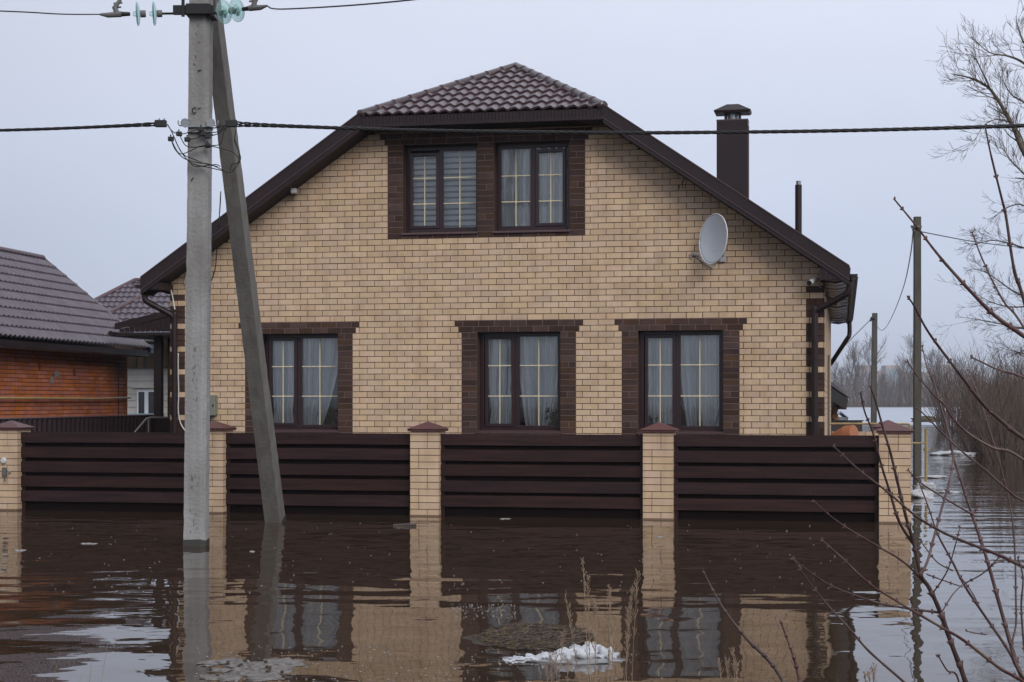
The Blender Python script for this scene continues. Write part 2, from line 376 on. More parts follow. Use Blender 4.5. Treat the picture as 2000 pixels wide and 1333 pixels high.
# backing wall with openings (its edge shows as the mortar)
xs = sorted(set([SL, SR, SCN] + [q[k] for q in wins for k in ('x0', 'x1')])); zs = sorted({-.9, 1.17, 2.822, 3.5, 4.508, 5.996, 6.215})
m = MB()
for i in range(len(xs) - 1):
    for j in range(len(zs) - 1):
        cx, cz = (xs[i] + xs[i + 1]) / 2, (zs[j] + zs[j + 1]) / 2
        if any(q['x0'] < cx < q['x1'] and q['z0'] < cz < q['z1'] for q in wins): continue
        p = roofclip([(xs[i], zs[j]), (xs[i + 1], zs[j]), (xs[i + 1], zs[j + 1]), (xs[i], zs[j + 1])])
        if p: m.prism(H, p, 0, .34)
m.box(H, SR - .3, SR, .34, DB, -.9, 3.62); m.box(H, SL, SL + .3, .34, DB, -.9, 3.62)
m.box(H, SL, SR, DB, DB + .3, -.9, 3.62); m.prism(H, [(SL, 3.62), (SR, 3.62), (SCN + 1.9, 6.2), (SCN - 1.9, 6.2)], DB, DB + .3)
wall = m.build('wall', 'cream_mortar', house)
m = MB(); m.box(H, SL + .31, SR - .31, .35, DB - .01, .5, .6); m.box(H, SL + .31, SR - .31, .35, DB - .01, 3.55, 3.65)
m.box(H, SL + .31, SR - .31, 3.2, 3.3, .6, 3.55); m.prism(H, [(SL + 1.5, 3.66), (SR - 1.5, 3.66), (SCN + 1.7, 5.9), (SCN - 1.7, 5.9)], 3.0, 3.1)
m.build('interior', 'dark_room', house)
# ---- brickwork
JW = .262
trim = []   # rectangles (x0,x1,z0,z1) of brown trim
for q in wins[:3]:
    trim += [(q['x0'] - JW, q['x0'], -.9, 2.822), (q['x1'], q['x1'] + JW, -.9, 2.822), (q['x0'] - JW - .055, q['x1'] + JW + .055, 2.822, 2.822 + PITCH), (q['x0'] - JW - .12, q['x1'] + JW + .12, 2.822 + PITCH, 3.0204)]
U0, U1 = 4.409, 5.996
trim += [(-1.881 - JW, -1.881, U0 + PITCH, U1), (-.595, -.306, U0 + PITCH, U1), (.969, .969 + JW, U0 + PITCH, U1), (-1.881 - JW, .969 + JW, U0, U0 + PITCH),
         (-1.881 - JW - .055, .969 + JW + .055, U1, U1 + PITCH), (-1.881 - JW - .14, .969 + JW + .12, U1 + PITCH, 6.215)]
quoin_rows = []
k0 = -39
QW = .275
k = k0
full = []; part = MB(); trimb = []
def inside(x, z, r): return r[0] - 1e-4 < x < r[1] + 1e-4 and r[2] < z < r[3]
row = 0
JT = .011
for k in range(-30, 33):
    z0 = ZB + k * PITCH; z1 = z0 + PITCH; zc = (z0 + z1) / 2
    if z1 < -.05 or z0 > 6.2: continue
    brown = (k % 4) != 3 and zc < 3.55
    cuts = [(q['x0'], q['x1']) for q in wins if q['z0'] < zc < q['z1']]
    tr = [(t[0], t[1]) for t in trim if t[2] < zc < t[3]]
    if brown: tr += [(SL, SL + QW), (SR - QW, SR)]
    # brown bricks
    for a, b in tr:
        w_ = b - a; nb = max(1, round(w_ / .262)); off = 0
        edges = [a + w_ * i / nb for i in range(nb + 1)]
        if nb > 2 and k % 2: 
            st = w_ / nb; edges = [a] + [a + st * (i + .5) for i in range(nb)] + [b]
        elif nb == 1 and (k % 5 == 2): edges = [a, a + w_ * (.45 if k % 2 else .55), b]
        for i in range(len(edges) - 1):
            p = roofclip([(edges[i] + .005, z0 + .005), (edges[i + 1] - .005, z0 + .005), (edges[i + 1] - .005, z1 - .005), (edges[i] + .005, z1 - .005)])
            if p and area(p) > .001 and z1 > 0: trimb.append(p)
    blocked = sorted(cuts + tr); cur = SL; spans = []
    for a, b in blocked:
        if a > cur + .01: spans.append((cur, a))
        cur = max(cur, b)
    if cur < SR - .01: spans.append((cur, SR))
    ph = (BL / 2 if k % 2 else 0)
    for a, b in spans:
        e_ = [a]; g = math.floor((a - ph) / BL) + 1
        while g * BL + ph < b:
            x = g * BL + ph
            if x - a > .06 and b - x > .06: e_.append(x)
            g += 1
        e_.append(b)
        for i in range(len(e_) - 1):
            x0, x1 = e_[i] + JT / 2, e_[i + 1] - JT / 2
            jit = random.uniform(-.0012, .0012)
            rect = [(x0, z0 + JT / 2 + jit), (x1, z0 + JT / 2 + jit), (x1, z1 - JT / 2 + jit), (x0, z1 - JT / 2 + jit)]
            p = roofclip(rect)
            if not p or area(p) < .0015: continue
            if len(p) == 4 and abs(area(p) - area(rect)) < 1e-7 and abs(x1 - x0 - (BL - JT)) < 1e-4 and zc > 1.15: full.append(rect)
            else: part.prism(H, p, -.008 - random.random() * .002, .03, random.random())
full.sort(key=lambda r: -(r[0][0] - .15 * r[0][1]))
variants = []
ident = lambda x, y, z: (x, y, z)
hw, hh = (BL - JT) / 2, (PITCH - JT) / 2
for i in range(14):
    mb = MB(); mb.box(ident, -hw, hw, 0, .036, -hh, hh, i / 13); variants.append(mb.mesh('brick', 'cream_brick'))
for i, r in enumerate(full):
    cx, cz = (r[0][0] + r[1][0]) / 2, (r[0][1] + r[2][1]) / 2
    if i < 300: put('brick', random.choice(variants), H(cx, -.008 - random.random() * .002, cz), wall, (random.uniform(-.004, .004), 0, -TH + random.uniform(-.004, .004)))
    else: part.box(H, cx - hw, cx + hw, -.008 - random.random() * .002, .03, cz - hh, cz + hh, random.random())
# side wall on the right
for k in range(-31, 7):
    z0 = ZB + k * PITCH; z1 = z0 + PITCH
    if z1 < 0 or z0 > 3.6: continue
    x = .04
    if (k % 4) != 3: trimb.append(('side', .04, .30, z0, z1)); x = .31
    else: x = .04
    first = True
    while x < DB:
        nx = min(DB, (math.floor((x - (.132 if k % 2 else 0) + .02) / BL) + 1) * BL + (.132 if k % 2 else 0))
        if nx - x > .03: part.box(H, SR - .02, SR + .008, x + .005, nx - .005, z0 + .005, z1 - .005, random.random())
        x = nx
part.build('brick_courses', 'cream_brick', wall, kind='stuff')
for p in trimb:
    mb = MB()
    if p[0] == 'side': mb.box(H, SR - .02, SR + .0095, p[1], p[2], p[3] + .004, p[4] - .004, random.random())
    else: mb.prism(H, p, -.0105 - random.random() * .001, .03, random.random())
    mb.build('trim_brick', 'brown_brick', wall)
m = MB()
for a, b, z0, z1 in trim:
    m.box(H, a + .004, b - .004, -.004, .01, z0 + .0005, z1 - .0005)
m.build('trim_mortar', 'trim_mortar', wall)
# ---- windows
def bar(mb, x0, x1, z0, z1, d0, d1): mb.box(H, x0, x1, d0, d1, z0, z1)
def window(q, glass, sash_side, muntz):
    D = .215
    f = MB(); x0, x1, z0, z1 = q['x0'] - .0, q['x1'] + .0, q['z0'] + .02, q['z1']
    f.box(H, x0, x0 + .07, D, D + .07, z0, z1); f.box(H, x1 - .07, x1, D, D + .07, z0, z1)
    mid = (glass[0][1] + glass[1][0]) / 2 + (.02 if sash_side == 0 else -.02)
    f.box(H, x0 + .07, x1 - .07, D, D + .07, z1 - .07, z1); f.box(H, x0 + .07, x1 - .07, D, D + .07, z0, z0 + .07)
    f.box(H, mid - .035, mid + .035, D + .001, D + .068, z0 + .07, z1 - .07)
    fr = f.build('window', 'window_frame', house, bevel=.006)
    sl = MB(); sl.prism(lambda x, y, z: H(y, x, z), [(-.045, q['z0'] - .012), (D, q['z0'] + .018), (D, q['z0'] - .01), (-.035, q['z0'] - .035), (-.045, q['z0'] - .035)], x0 - .02, x1 + .02)
    sl.build('sill', 'sill_metal', fr)
    for i, (a, b, zb, zt) in enumerate(glass):
        if i == sash_side:
            s = MB(); o = .055
            s.box(H, a - o, a, D - .018, D + .05, zb - o, zt + o); s.box(H, b, b + o, D - .018, D + .05, zb - o, zt + o)
            s.box(H, a, b, D - .018, D + .05, zt, zt + o); s.box(H, a, b, D - .018, D + .05, zb - o, zb)
            s.build('sash', 'window_frame', fr, bevel=.008)
        else:
            s = MB(); o = .022
            s.box(H, a - o, a, D - .004, D + .03, zb - o, zt + o); s.box(H, b, b + o, D - .004, D + .03, zb - o, zt + o)
            s.box(H, a, b, D - .004, D + .03, zt, zt + o); s.box(H, a, b, D - .004, D + .03, zb - o, zb)
            s.build('glazing_bead', 'window_frame', fr)
        g = MB(); g.box(H, a - .005, b + .005, D + .018, D + .022, zb - .005, zt + .005); g.build('pane', 'pane_glass', fr)
        mu = MB(); c = (a + b) / 2; t = .0085
        mu.box(H, c - t, c + t, D + .008, D + .016, zb, zt)
        for z in muntz: mu.box(H, a, b, D + .0075, D + .0165, z - t, z + t)
        for z in muntz: mu.box(H, c - .016, c + .016, D + .007, D + .017, z - .016, z + .016)
        mu.build('glazing_bar', 'gold_bar', fr)
    return fr
window(wins[0], [(-4.43 + .139, -4.43 + .545, 1.292, 2.712), (-4.43 + .685, -4.43 + 1.33, 1.245, 2.768)], 0, (2.266, 1.754))
window(wins[1], [(-.456, -.0507, 1.292, 2.712), (.0897, .736, 1.245, 2.768)], 0, (2.266, 1.754))
window(wins[2], [(2.25, 2.655, 1.292, 2.712), (2.79, 3.42, 1.245, 2.768)], 0, (2.266, 1.754))
window(wins[3], [(-1.764, -1.356, 4.65, 5.83), (-1.2305, -.66, 4.607, 5.904)], 0, (5.456, 5.02))
window(wins[4], [(-.225, .271, 4.607, 5.904), (.414, .819, 4.65, 5.83)], 1, (5.456, 5.02))
# ---- curtains
def curtain(x0, x1, z0, z1, d, style, label, seed, m='curtain'):
    mb = MB(); nx, nz = 70, 26; rnd = random.Random(seed); phs = [rnd.uniform(0, 6.28) for _ in range(6)]
    base = len(mb.v); W_ = x1 - x0
    for j in range(nz + 1):
        t = j / nz; z = z1 + (z0 - z1) * t
        for i in range(nx + 1):
            u = i / nx; x = x0 + W_ * u; dd = d; zz = z
            fold = math.sin(u * 40 * W_ + phs[0] + 1.2 * math.sin(u * 6 + phs[1])) * .038 + math.sin(u * 95 * W_ + phs[2]) * .012
            if style == 'tie':      # gathered towards the middle of each half lower down
                c = x0 + W_ * (.5); k = t ** 2 * .45; x = x + (c - x) * k * (1 - .85 * max(0, (t - .8) / .2)); fold *= 1 + .6 * t
                fold += .03 * math.sin(u * 90 + t * 5) * t * t
            elif style == 'sweepr':
                k = t ** 1.8 * .55; c = x0 + W_ * .15; x = x + (c - x) * k; fold *= 1 + t
                fold += .02 * math.sin(u * 70 + t * 9) * t
            elif style == 'sweepl':
                k = t ** 1.6 * .45; c = x0 + W_ * .9; x = x + (c - x) * k; fold *= 1 + t
            if style == 'puddle' and t > .72:
                q_ = (t - .72) / .28; fold += .07 * noise.noise(Vector((u * 9, t * 14, seed))) * q_; x += .06 * noise.noise(Vector((u * 5, t * 9, seed + 4))) * q_
            mb.v.append(tuple(H(x, max(d + fold, .262 + .004 * math.sin(u * 50)), zz)))
    for j in range(nz):
        for i in range(nx):
            a = base + j * (nx + 1) + i; mb.f.append((a, a + 1, a + nx + 2, a + nx + 1)); mb.r.append(.5)
    o = mb.build('curtain', m, smooth=True)
    so = o.modifiers.new('t', 'SOLIDIFY'); so.thickness = .003
    tag(o, label, 'curtain', 'net curtains in the house windows'); return o
D = .315
curtain(-4.33, -3.86, 1.2, 2.8, D, 'tie', 'gathered net curtain in the narrow sash of the ground floor window behind the leaning strut', 1)
curtain(-3.82, -3.05, 1.2, 2.8, D, 'sweepr', 'net curtain swept aside in the wide pane of the left ground floor window', 2)
curtain(-.50, .0, 1.2, 2.8, D, 'tie', 'net curtain in the narrow sash of the middle ground floor window', 3)
curtain(.02, .40, 1.2, 2.8, D, 'sweepl', 'net curtain left of the plant in the wide middle ground floor pane', 4)
curtain(.36, .80, 1.2, 2.8, D + .05, 'sweepr', 'net curtain just above the potted plant in the middle ground floor window', 5)
curtain(2.2, 2.72, 1.2, 2.8, D, '', 'plain net curtain in the narrow sash of the right ground floor window', 6)
curtain(2.74, 3.12, 1.2, 2.8, D, 'sweepl', 'net curtain on the left of the wide pane of the right ground floor window', 7)
curtain(3.06, 3.47, 1.2, 2.8, D, 'puddle', 'bunched net curtain crumpled on the sill of the right ground floor window', 8)
curtain(-.28, .30, 4.52, 5.95, D, '', 'net curtain in the wide pane of the upper right window', 9)
curtain(.36, .93, 4.52, 5.95, D, '', 'net curtain in the narrow sash of the upper right window', 10)
bl = thing('zebra_blind', 'pale striped roller blind lowered in the upper left window', 'blind', H(-1.24, .36, 4.5))
m = MB(); m.box(H, -1.86, -.62, .395, .398, 4.53, 5.97); m.build('backing_cloth', 'cast_grey', bl)
z = 4.56
while z < 5.93:
    mb = MB(); mb.prism(lambda x, y, zz: H(y, x, zz), [(.350, z), (.372, z + .066), (.376, z + .066), (.354, z)], -1.86, -.62); mb.build('slat', 'blind', bl); z += .098
def pot_plant(px, py, d, label, hgt, seed):
    s = S(px, d); z = 1.2; rnd = random.Random(seed)
    t = thing('potted_plant', label, 'plant', H(s, d, z))
    mb = MB(); mb.lathe(H(s, d, z), (0, 0, 1), [(0, .05), (.10, .065), (.11, .07), (.112, .055)], 14); mb.build('pot', 'plant_pot', t)
    st = MB(); lf = MB()
    for i in range(14):
        a = rnd.uniform(0, 6.28); r_ = rnd.uniform(.03, .11); top = H(s + math.cos(a) * r_, d + .3 * math.sin(a) * r_, z + .1 + hgt * rnd.uniform(.35, 1))
        st.tube([H(s, d, z + .08), top], [.004, .002], 4)
        for k in range(4):
            c = top + Vector((rnd.uniform(-.04, .04), rnd.uniform(-.03, .03), rnd.uniform(-.05, .02))); u = Vector((rnd.uniform(-1, 1), rnd.uniform(-.5, .5), rnd.uniform(-.5, .8))).normalized() * .03; v = u.cross(Vector((rnd.random(), -1, rnd.random()))).normalized() * .015
            lf.add([c - u, c + v, c + u, c - v], [(0, 1, 2, 3)])
    st.build('stem', 'green_leaf', t); lf.build('leaf', 'green_leaf', t, kind='stuff')
pot_plant(1080, 830, .31, 'leafy potted plant on the sill of the middle ground floor window', .26, 3)
pot_plant(1272, 830, .31, 'small potted flower on the sill of the right ground floor window', .16, 4)
pot_plant(652, 830, .31, 'dark bushy potted plant on the sill of the left ground floor window', .22, 5)
# ---- roof
up = (SLOPE ** 2 + 1) ** .5
def slope_tiles(sgn, name):
    eave = SCN + sgn * 5.95; ze = 3.74; Lr = 5.95 * up
    B = (H(SCN, 0, 0) - H(eave, 0, 0)) / 5.95 + Vector((0, 0, SLOPE))
    A = H(0, 1, 0) - H(0, 0, 0)
    def ar(b):
        x = 5.95 - b / up
        return (-.5, DB + .5) if x > 2.055 else (-.5 + (2.055 - x) / 2.055 * 3.06, DB + .5)
    return tiles(name, H(eave, 0, ze), A, B, Lr, ar, 'roof_metal', house, sub=6)
roof_r = slope_tiles(1, 'roof_slope'); roof_l = slope_tiles(-1, 'roof_slope')
Lh = math.hypot(3.06, 1.41)
roof_h = tiles('hip_roof', H(SCN, -.53, 6.415), H(1, 0, 0) - H(0, 0, 0), (H(0, 1, 0) - H(0, 0, 0)) * 3.06 + Vector((0, 0, 1.36)), Lh,
      lambda b: (-2.055 * (1 - b / Lh), 2.055 * (1 - b / Lh)), 'roof_metal', house, per=.195, course=Lh / 8.5, amp=.035, step=.032, sub=10)
def ridge_tiles(a, b, n, parent, r=.085):
    a, b = Vector(a), Vector(b); d = (b - a) / n
    for i in range(n):
        mb = MB(); p = a + d * i; q = p + d * 1.06
        mb.tube([p, p + d * .06, p + d * .07, q], [r * 1.07, r * 1.07, r * 1.0, r * .97], 14)
        mb.build('ridge_tile', 'roof_metal', parent, smooth=True)
apex = H(SCN, 2.5, 7.76)
ridge_tiles(H(SCN - 2.04, -.5, 6.44), apex, 10, roof_h); ridge_tiles(H(SCN + 2.04, -.5, 6.44), apex, 10, roof_h)
m = MB(); m.blob(apex, .085, .085, .07, 1, .02); m.build('ridge_tile', 'roof_metal', roof_h, smooth=True)
m = MB(); m.tube([apex, H(SCN, DB + .5, 7.78)], .08, 12); m.build('ridge_cap', 'roof_metal', roof_r)
# roof underside boards (closed body below the tiles)
m = MB()
for sg in (-1, 1):
    pts = [(SCN + sg * 5.93, 3.71), (SCN + sg * 2.055, 6.37), (SCN + sg * 2.055, 6.27), (SCN + sg * 5.93, 3.61)]
    if sg < 0: pts = pts[::-1]
    m.prism(H, pts, -.47, DB + .48)
    pts = [(SCN + sg * 2.055, 6.37), (SCN, 7.77), (SCN, 7.67), (SCN + sg * 2.055, 6.27)]
    if sg < 0: pts = pts[::-1]
    m.prism(H, pts, 2.9, DB + .48)
m.build('roof_deck', 'soffit_metal', house)
# barge boards along both verges
for sg in (-1, 1):
    a, b = 2.045, 5.95
    def pr(mb, o0, o1, d0, d1):
        pts = [(SCN + sg * a, hz(SCN + a) - o0), (SCN + sg * b, hz(SCN + b) - o0), (SCN + sg * b, hz(SCN + b) - o1), (SCN + sg * a, hz(SCN + a) - o1)]
        mb.prism(H, pts if sg < 0 else pts[::-1], d0, d1)
    mb = MB(); pr(mb, -.035, .165, -.53, -.48); bo = mb.build('barge_board', 'fascia_metal', house, bevel=.004)
    mb = MB(); pr(mb, .168, .182, -.537, -.48); mb.build('trim_strip', 'sill_metal', bo)
    mb = MB(); pr(mb, .184, .255, -.522, -.48); mb.build('trim_strip', 'fascia_metal', bo)
    mb = MB(); pr(mb, -.055, -.037, -.545, -.30); mb.build('verge_flashing', 'sill_metal', bo)
    mb = MB(); pr(mb, .235, .250, -.478, -.011); mb.build('soffit', 'soffit_metal', house)
    # boxed eaves end with vertical siding boards
    s0 = SR + .0 if sg > 0 else SL - .0; s1 = SCN + sg * 5.93
    n = 5
    for i in range(n):
        xa = s0 + (s1 - s0) * i / n; xb = s0 + (s1 - s0) * (i + .94) / n
        lo = 3.585; ta = hz(xa) - .25; tb = hz(xb) - .25
        if max(ta, tb) < lo + .02: continue
        pts = [(xa, lo), (xb, lo), (xb, max(tb, lo)), (xa, max(ta, lo))]
        if sg < 0: pts = pts[::-1]
        mb = MB(); mb.prism(H, pts, -.505 + (.004 if i % 2 else 0), -.48); mb.build('eaves_board', 'fascia_metal', house)
    mb = MB(); mb.box(H, min(s0, s1), max(s0, s1), -.49, -.46, 3.575, 3.60); mb.box(H, s0 - sg * .06 if sg > 0 else s0, s0 if sg > 0 else s0 + .06, -.49, -.012, 3.575, hz(s0) - .26)
    mb.build('eaves_box', 'fascia_metal', house)
    # wavy plastic soffit under the side eaves
    y = -.455; k = 0
    while y < DB:
        mb = MB(); hgt = random.uniform(-.012, .012); y2 = min(DB + .4, y + .3)
        mb.prism(H, [(min(s0, s1) + .012 * (sg > 0), 3.585 + hgt), ((s0 + s1) / 2, 3.565 + hgt * 2), (max(s0, s1) - .012 * (sg < 0), 3.60 + hgt), (max(s0, s1) - .012 * (sg < 0), 3.61 + hgt), (min(s0, s1) + .012 * (sg > 0), 3.60 + hgt)], y, y2 - .006)
        mb.build('soffit_panel', 'plastic_soffit' if sg > 0 else 'soffit_metal', house); y = y2
    # fascia and gutter
    mb = MB(); mb.box(H, s1 if sg > 0 else s1 - .02, s1 + .02 if sg > 0 else s1, -.46, DB + .45, 3.59, 3.72); mb.build('eaves_fascia', 'fascia_metal', house)
    mb = MB(); gx = s1 + sg * .085; r_ = .062; pr_ = []
    for i in range(9):
        a_ = math.pi * i / 8; pr_.append((gx - r_ * math.cos(a_), 3.665 - r_ * math.sin(a_)))
    for i in range(8, -1, -1):
        a_ = math.pi * i / 8; pr_.append((gx - (r_ - .005) * math.cos(a_), 3.665 - (r_ - .005) * math.sin(a_)))
    for i in range(8):
        mb.prism(H, [pr_[i], pr_[i + 1], pr_[17 - i - 1], pr_[17 - i]][::-1], -.50, DB + .45)
    mb.prism(H, pr_[:9][::-1], -.505, -.498)
    gt = mb.build('gutter', 'fascia_metal', house)
    y = .2
    while y < DB:
        mb = MB(); ps = [H(gx - (r_ + .007) * math.cos(math.pi * i / 10), y, 3.672 - (r_ + .007) * math.sin(math.pi * i / 10)) for i in range(11)]
        mb.tube(ps, .009, 5); mb.build('gutter_bracket', 'black_metal', gt); y += .6
# hip eave: ribbed fascia, lip, soffit
m = MB(); x = SCN - 2.05
while x < SCN + 2.03:
    m.box(H, x, x + .052, -.515, -.49, 6.275, 6.405); x += .058
m.build('ribbed_fascia', 'fascia_metal', house)
m = MB(); m.box(H, SCN - 2.05, SCN + 2.05, -.50, -.47, 6.27, 6.41); m.build('fascia_board', 'soffit_metal', house)
m = MB(); m.box(H, SCN - 2.055, SCN + 2.055, -.535, -.47, 6.222, 6.272); m.build('fascia_lip', 'fascia_metal', house, bevel=.005)
m = MB(); m.box(H, SCN - 2.06, SCN + 2.06, -.469, .0, 6.217, 6.245); m.build('soffit', 'soffit_metal', house)
# chimney and vent
ch_s, ch_d = S(1430, 4.0), 4.0
chim = MB(); chim.box(H, ch_s - .29, ch_s + .29, ch_d, ch_d + .36, 4.6, 6.93); chm = chim.build('chimney', 'fascia_metal', roof_r, bevel=.008)
m = MB(); m.box(H, ch_s - .295, ch_s + .295, ch_d - .005, ch_d + .365, 6.91, 6.932); m.box(H, ch_s + .2925, ch_s + .312, ch_d + .001, ch_d + .05, 5.0, 6.8); m.build('chimney_trim', 'sill_metal', roof_r)
m = MB(); 
for a in (-.13, .13):
    for b in (.08, .28): m.box(H, ch_s + a - .02, ch_s + a + .02, ch_d + b - .02, ch_d + b + .02, 6.933, 7.09)
m.build('cap_bracket', 'black_metal', roof_r)
m = MB(); m.lathe(H(ch_s, ch_d + .18, 6.934), (0, 0, 1), [(0, .10), (.13, .10)], 20); m.build('flue', 'galvanised', roof_r)
def frustum(mb, fr, cx, cy, z0, z1, w0, w1, rz=0, lip=0):
    vs = [fr(cx + a * w0, cy + b * w0, z0) for a, b in ((-1, -1), (1, -1), (1, 1), (-1, 1))] + [fr(cx + a * w1, cy + b * w1, z1) for a, b in ((-1, -1), (1, -1), (1, 1), (-1, 1))]
    mb.add(vs, [(3, 2, 1, 0), (4, 5, 6, 7), (0, 1, 5, 4), (1, 2, 6, 5), (2, 3, 7, 6), (3, 0, 4, 7)])
m = MB()
def cap2(z0, z1, wx0, wy0, wx1, wy1):
    y_ = ch_d + .18; vs = [H(ch_s + a * wx0, y_ + b * wy0, z0) for a, b in ((-1, -1), (1, -1), (1, 1), (-1, 1))] + [H(ch_s + a * wx1, y_ + b * wy1, z1) for a, b in ((-1, -1), (1, -1), (1, 1), (-1, 1))]
    m.add(vs, [(3, 2, 1, 0), (4, 5, 6, 7), (0, 1, 5, 4), (1, 2, 6, 5), (2, 3, 7, 6), (3, 0, 4, 7)])
cap2(7.055, 7.10, .32, .20, .345, .22); cap2(7.101, 7.235, .345, .22, .11, .05); m.build('chimney_cap', 'fascia_metal', roof_r)
vs_ = S(1559.5, 5.0); m = MB(); m.tube([H(vs_, 5, 4.2), H(vs_, 5, 5.80)], .065, 16); m.build('vent_pipe', 'fascia_metal', roof_r, smooth=False)
m = MB(); m.tube([H(vs_, 5, 5.80), H(vs_, 5, 5.875)], .045, 14); m.build('vent_sleeve', 'galvanised', roof_r)
# downpipes
def pipe(pts, r, name, m_, parent, sides=12, k=5, sm=True):
    mb = MB(); mb.tube(smooth_path(pts, k) if k else pts, r, sides); return mb.build(name, m_, parent, smooth=sm)
pl = pipe([HP(283, 561, -.32), HP(283, 580, -.32), HP(288, 590, -.31), HP(332, 614, -.14), HP(340, 622, -.12), HP(341, 640, -.12), H(S(341, -.12), -.12, -.3)], .05, 'downpipe', 'fascia_metal', house)
pr2 = pipe([HP(1660, 550, -.32), HP(1658, 567, -.32), HP(1648, 578, -.30), HP(1600, 604, -.14), HP(1592, 613, -.12), HP(1591.5, 632, -.12), H(S(1591.5, -.12), -.12, -.3)], .053, 'downpipe', 'fascia_metal', house)
for z in (1.4, 2.6):
    for q, px in ((pl, 341), (pr2, 1591.5)):
        mb = MB(); s = S(px, -.12); mb.tube([H(s, -.12, z), H(s, -.12, z + .035)], .062, 12); mb.box(H, s - .012, s + .012, -.08, -.005, z, z + .03); mb.build('pipe_clip', 'black_metal', q)
pipe([H(SCN + 6.0, DB - .3, 3.62), H(SCN + 6.0, DB - .3, 3.3), H(SCN + 5.92, DB - .25, 3.15), H(SR + .02, DB + .42, 2.62), H(SR - .12, DB + .42, 2.35), H(SR - .12, DB + .42, 0)], .055, 'downpipe', 'fascia_metal', house)
# rear-right cable duct running down the side wall
m = MB(); m.box(H, SR + .01, SR + .05, 5.2, 5.28, -.2, 2.55); m.build('cable_duct', 'cast_grey', house)
# weep hole and rust mark high on the right
m = MB()
for dx in (0, .05, .10): m.box(H, S(1326) + dx, S(1326) + dx + .014, -.014, 0, ZH(1326, 369), ZH(1326, 362))
m.tube([H(S(1332), -.014, ZH(1332, 362)), H(S(1333), -.014, ZH(1333, 355)), H(S(1337), -.014, ZH(1337, 350))], .008, 5); m.build('vent_slot', 'copper_stain', house)
# ------------------------------------------------------------------ fence
fence = thing('garden_fence', 'low fence of beige brick pillars and dark brown horizontal boards standing in the flood water', 'fence', HF(0, 0, 0))
fvar = {}
def fbrick(wd, dp):
    key = (round(wd, 3), round(dp, 3))
    if key not in fvar:
        fvar[key] = []
        for i in range(5):
            mb = MB(); mb.box(ident, -wd / 2, wd / 2, 0, dp, -.0435, .0435, random.random() * .8 + .2); fvar[key].append(mb.mesh('brick', 'cream_brick'))
    return random.choice(fvar[key])
SP = [-7.93, -4.60, -1.296, 2.097, 5.35]; PW = .425
PD = [0, 0, 0, 0, 0]
def pillar(s, d, fr=HF):
    core = MB(); core.box(fr, s - PW / 2 + .006, s + PW / 2 - .006, d + .006, d + PW - .006, -.9, 1.24); c = core.build('pillar', 'cream_mortar', fence)
    k = 0; z = 1.232
    while z > -.12:
        hgt = .098 if k else .052; z0 = z - hgt; ratio = (.60 if (k // 3) % 2 == 0 else .30)
        for a, b in ((0, ratio), (ratio, 1)):
            x0 = s - PW / 2 + PW * a + (.004 if a else 0); x1 = s - PW / 2 + PW * b - (.004 if b < 1 else 0)
            me = fbrick(x1 - x0, PW); sc = (hgt - .010) / .087
            put('brick', me, fr((x0 + x1) / 2, d - random.random() * .002, (z + z0) / 2), c, (0, 0, -TH + random.uniform(-.004, .004)), (1, 1, sc))
        z = z0; k += 1
    zt = 1.232; cx, cy = s, d + PW / 2
    mb = MB(); mb.box(fr, s - PW / 2 - .004, s + PW / 2 + .004, d - .005, d + PW + .004, -.2, .022); mb.build('wet_band', 'wet_brick', c)
    mb = MB(); mb.box(fr, cx - .245, cx + .245, cy - .245, cy + .245, zt, zt + .030)
    frustum(mb, fr, cx, cy, zt + .0302, zt + .034, .245, .262)
    frustum(mb, fr, cx, cy, zt + .0342, zt + .140, .262, .008)
    mb.build('cap', 'cap_metal', c); return c
pil = [pillar(s, 0) for s in SP]
pillar(SP[4], 3.3); 
# pillar extras on the left one: disc, lock box and knob
m = MB(); m.lathe(HF(S(8, 0, ZF), -.03, ZH(8, 900, 0, ZF)), HF(0, -1, 0) - HF(0, 0, 0), [(-.03, .045), (0, .045), (.008, .03)], 16); m.build('door_bell', 'white_plastic', pil[0], smooth=False)
m = MB(); a = S(10, 0, ZF); z = ZH(10, 924, 0, ZF); m.box(HF, a - .03, a + .035, -.05, 0, z - .05, z + .085); m.box(HF, a + .0, a + .02, -.045, -.02, z - .13, z - .051); m.build('intercom', 'cast_grey', pil[0], bevel=.01)
m = MB(); m.lathe(HF(a + .085, -.02, z + .01), HF(0, -1, 0) - HF(0, 0, 0), [(-.02, .012), (.012, .018), (.03, .006)], 12); m.build('knob', 'galvanised', pil[0])
def panel(s0, s1, fr=HF, d=.13, offs=0):
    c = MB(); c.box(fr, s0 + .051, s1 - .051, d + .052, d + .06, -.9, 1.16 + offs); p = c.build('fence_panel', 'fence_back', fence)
    for q in (s0, s1 - .05): c = MB(); c.box(fr, q, q + .05, d + .008, d + .06, -.9, 1.175 + offs); c.build('stile', 'fence_board', p)
    z = 1.193 + offs
    for k in range(5):
        me = MB(); zz = z + random.uniform(-.004, .004); sag = random.uniform(-.006, .006); t0 = .156
        xs_ = [s0 + (s1 - s0) * i / 6 for i in range(7)]
        top = [(x, zz + sag * math.sin(math.pi * i / 6)) for i, x in enumerate(xs_)]
        me.prism(fr, top[::-1] + [(x, q - t0) for x, q in top], d - .02, d + .005)
        me.build('board', 'fence_board', p, bevel=.003)
        z -= .225
    z = 1.08 + offs
    for k in range(6):
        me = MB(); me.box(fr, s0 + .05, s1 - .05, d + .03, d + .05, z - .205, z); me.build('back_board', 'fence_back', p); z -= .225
for i in range(4): panel(SP[i] + PW / 2 + .005, SP[i + 1] - PW / 2 - .005)
panel(-14, SP[0] - PW / 2 - .005)
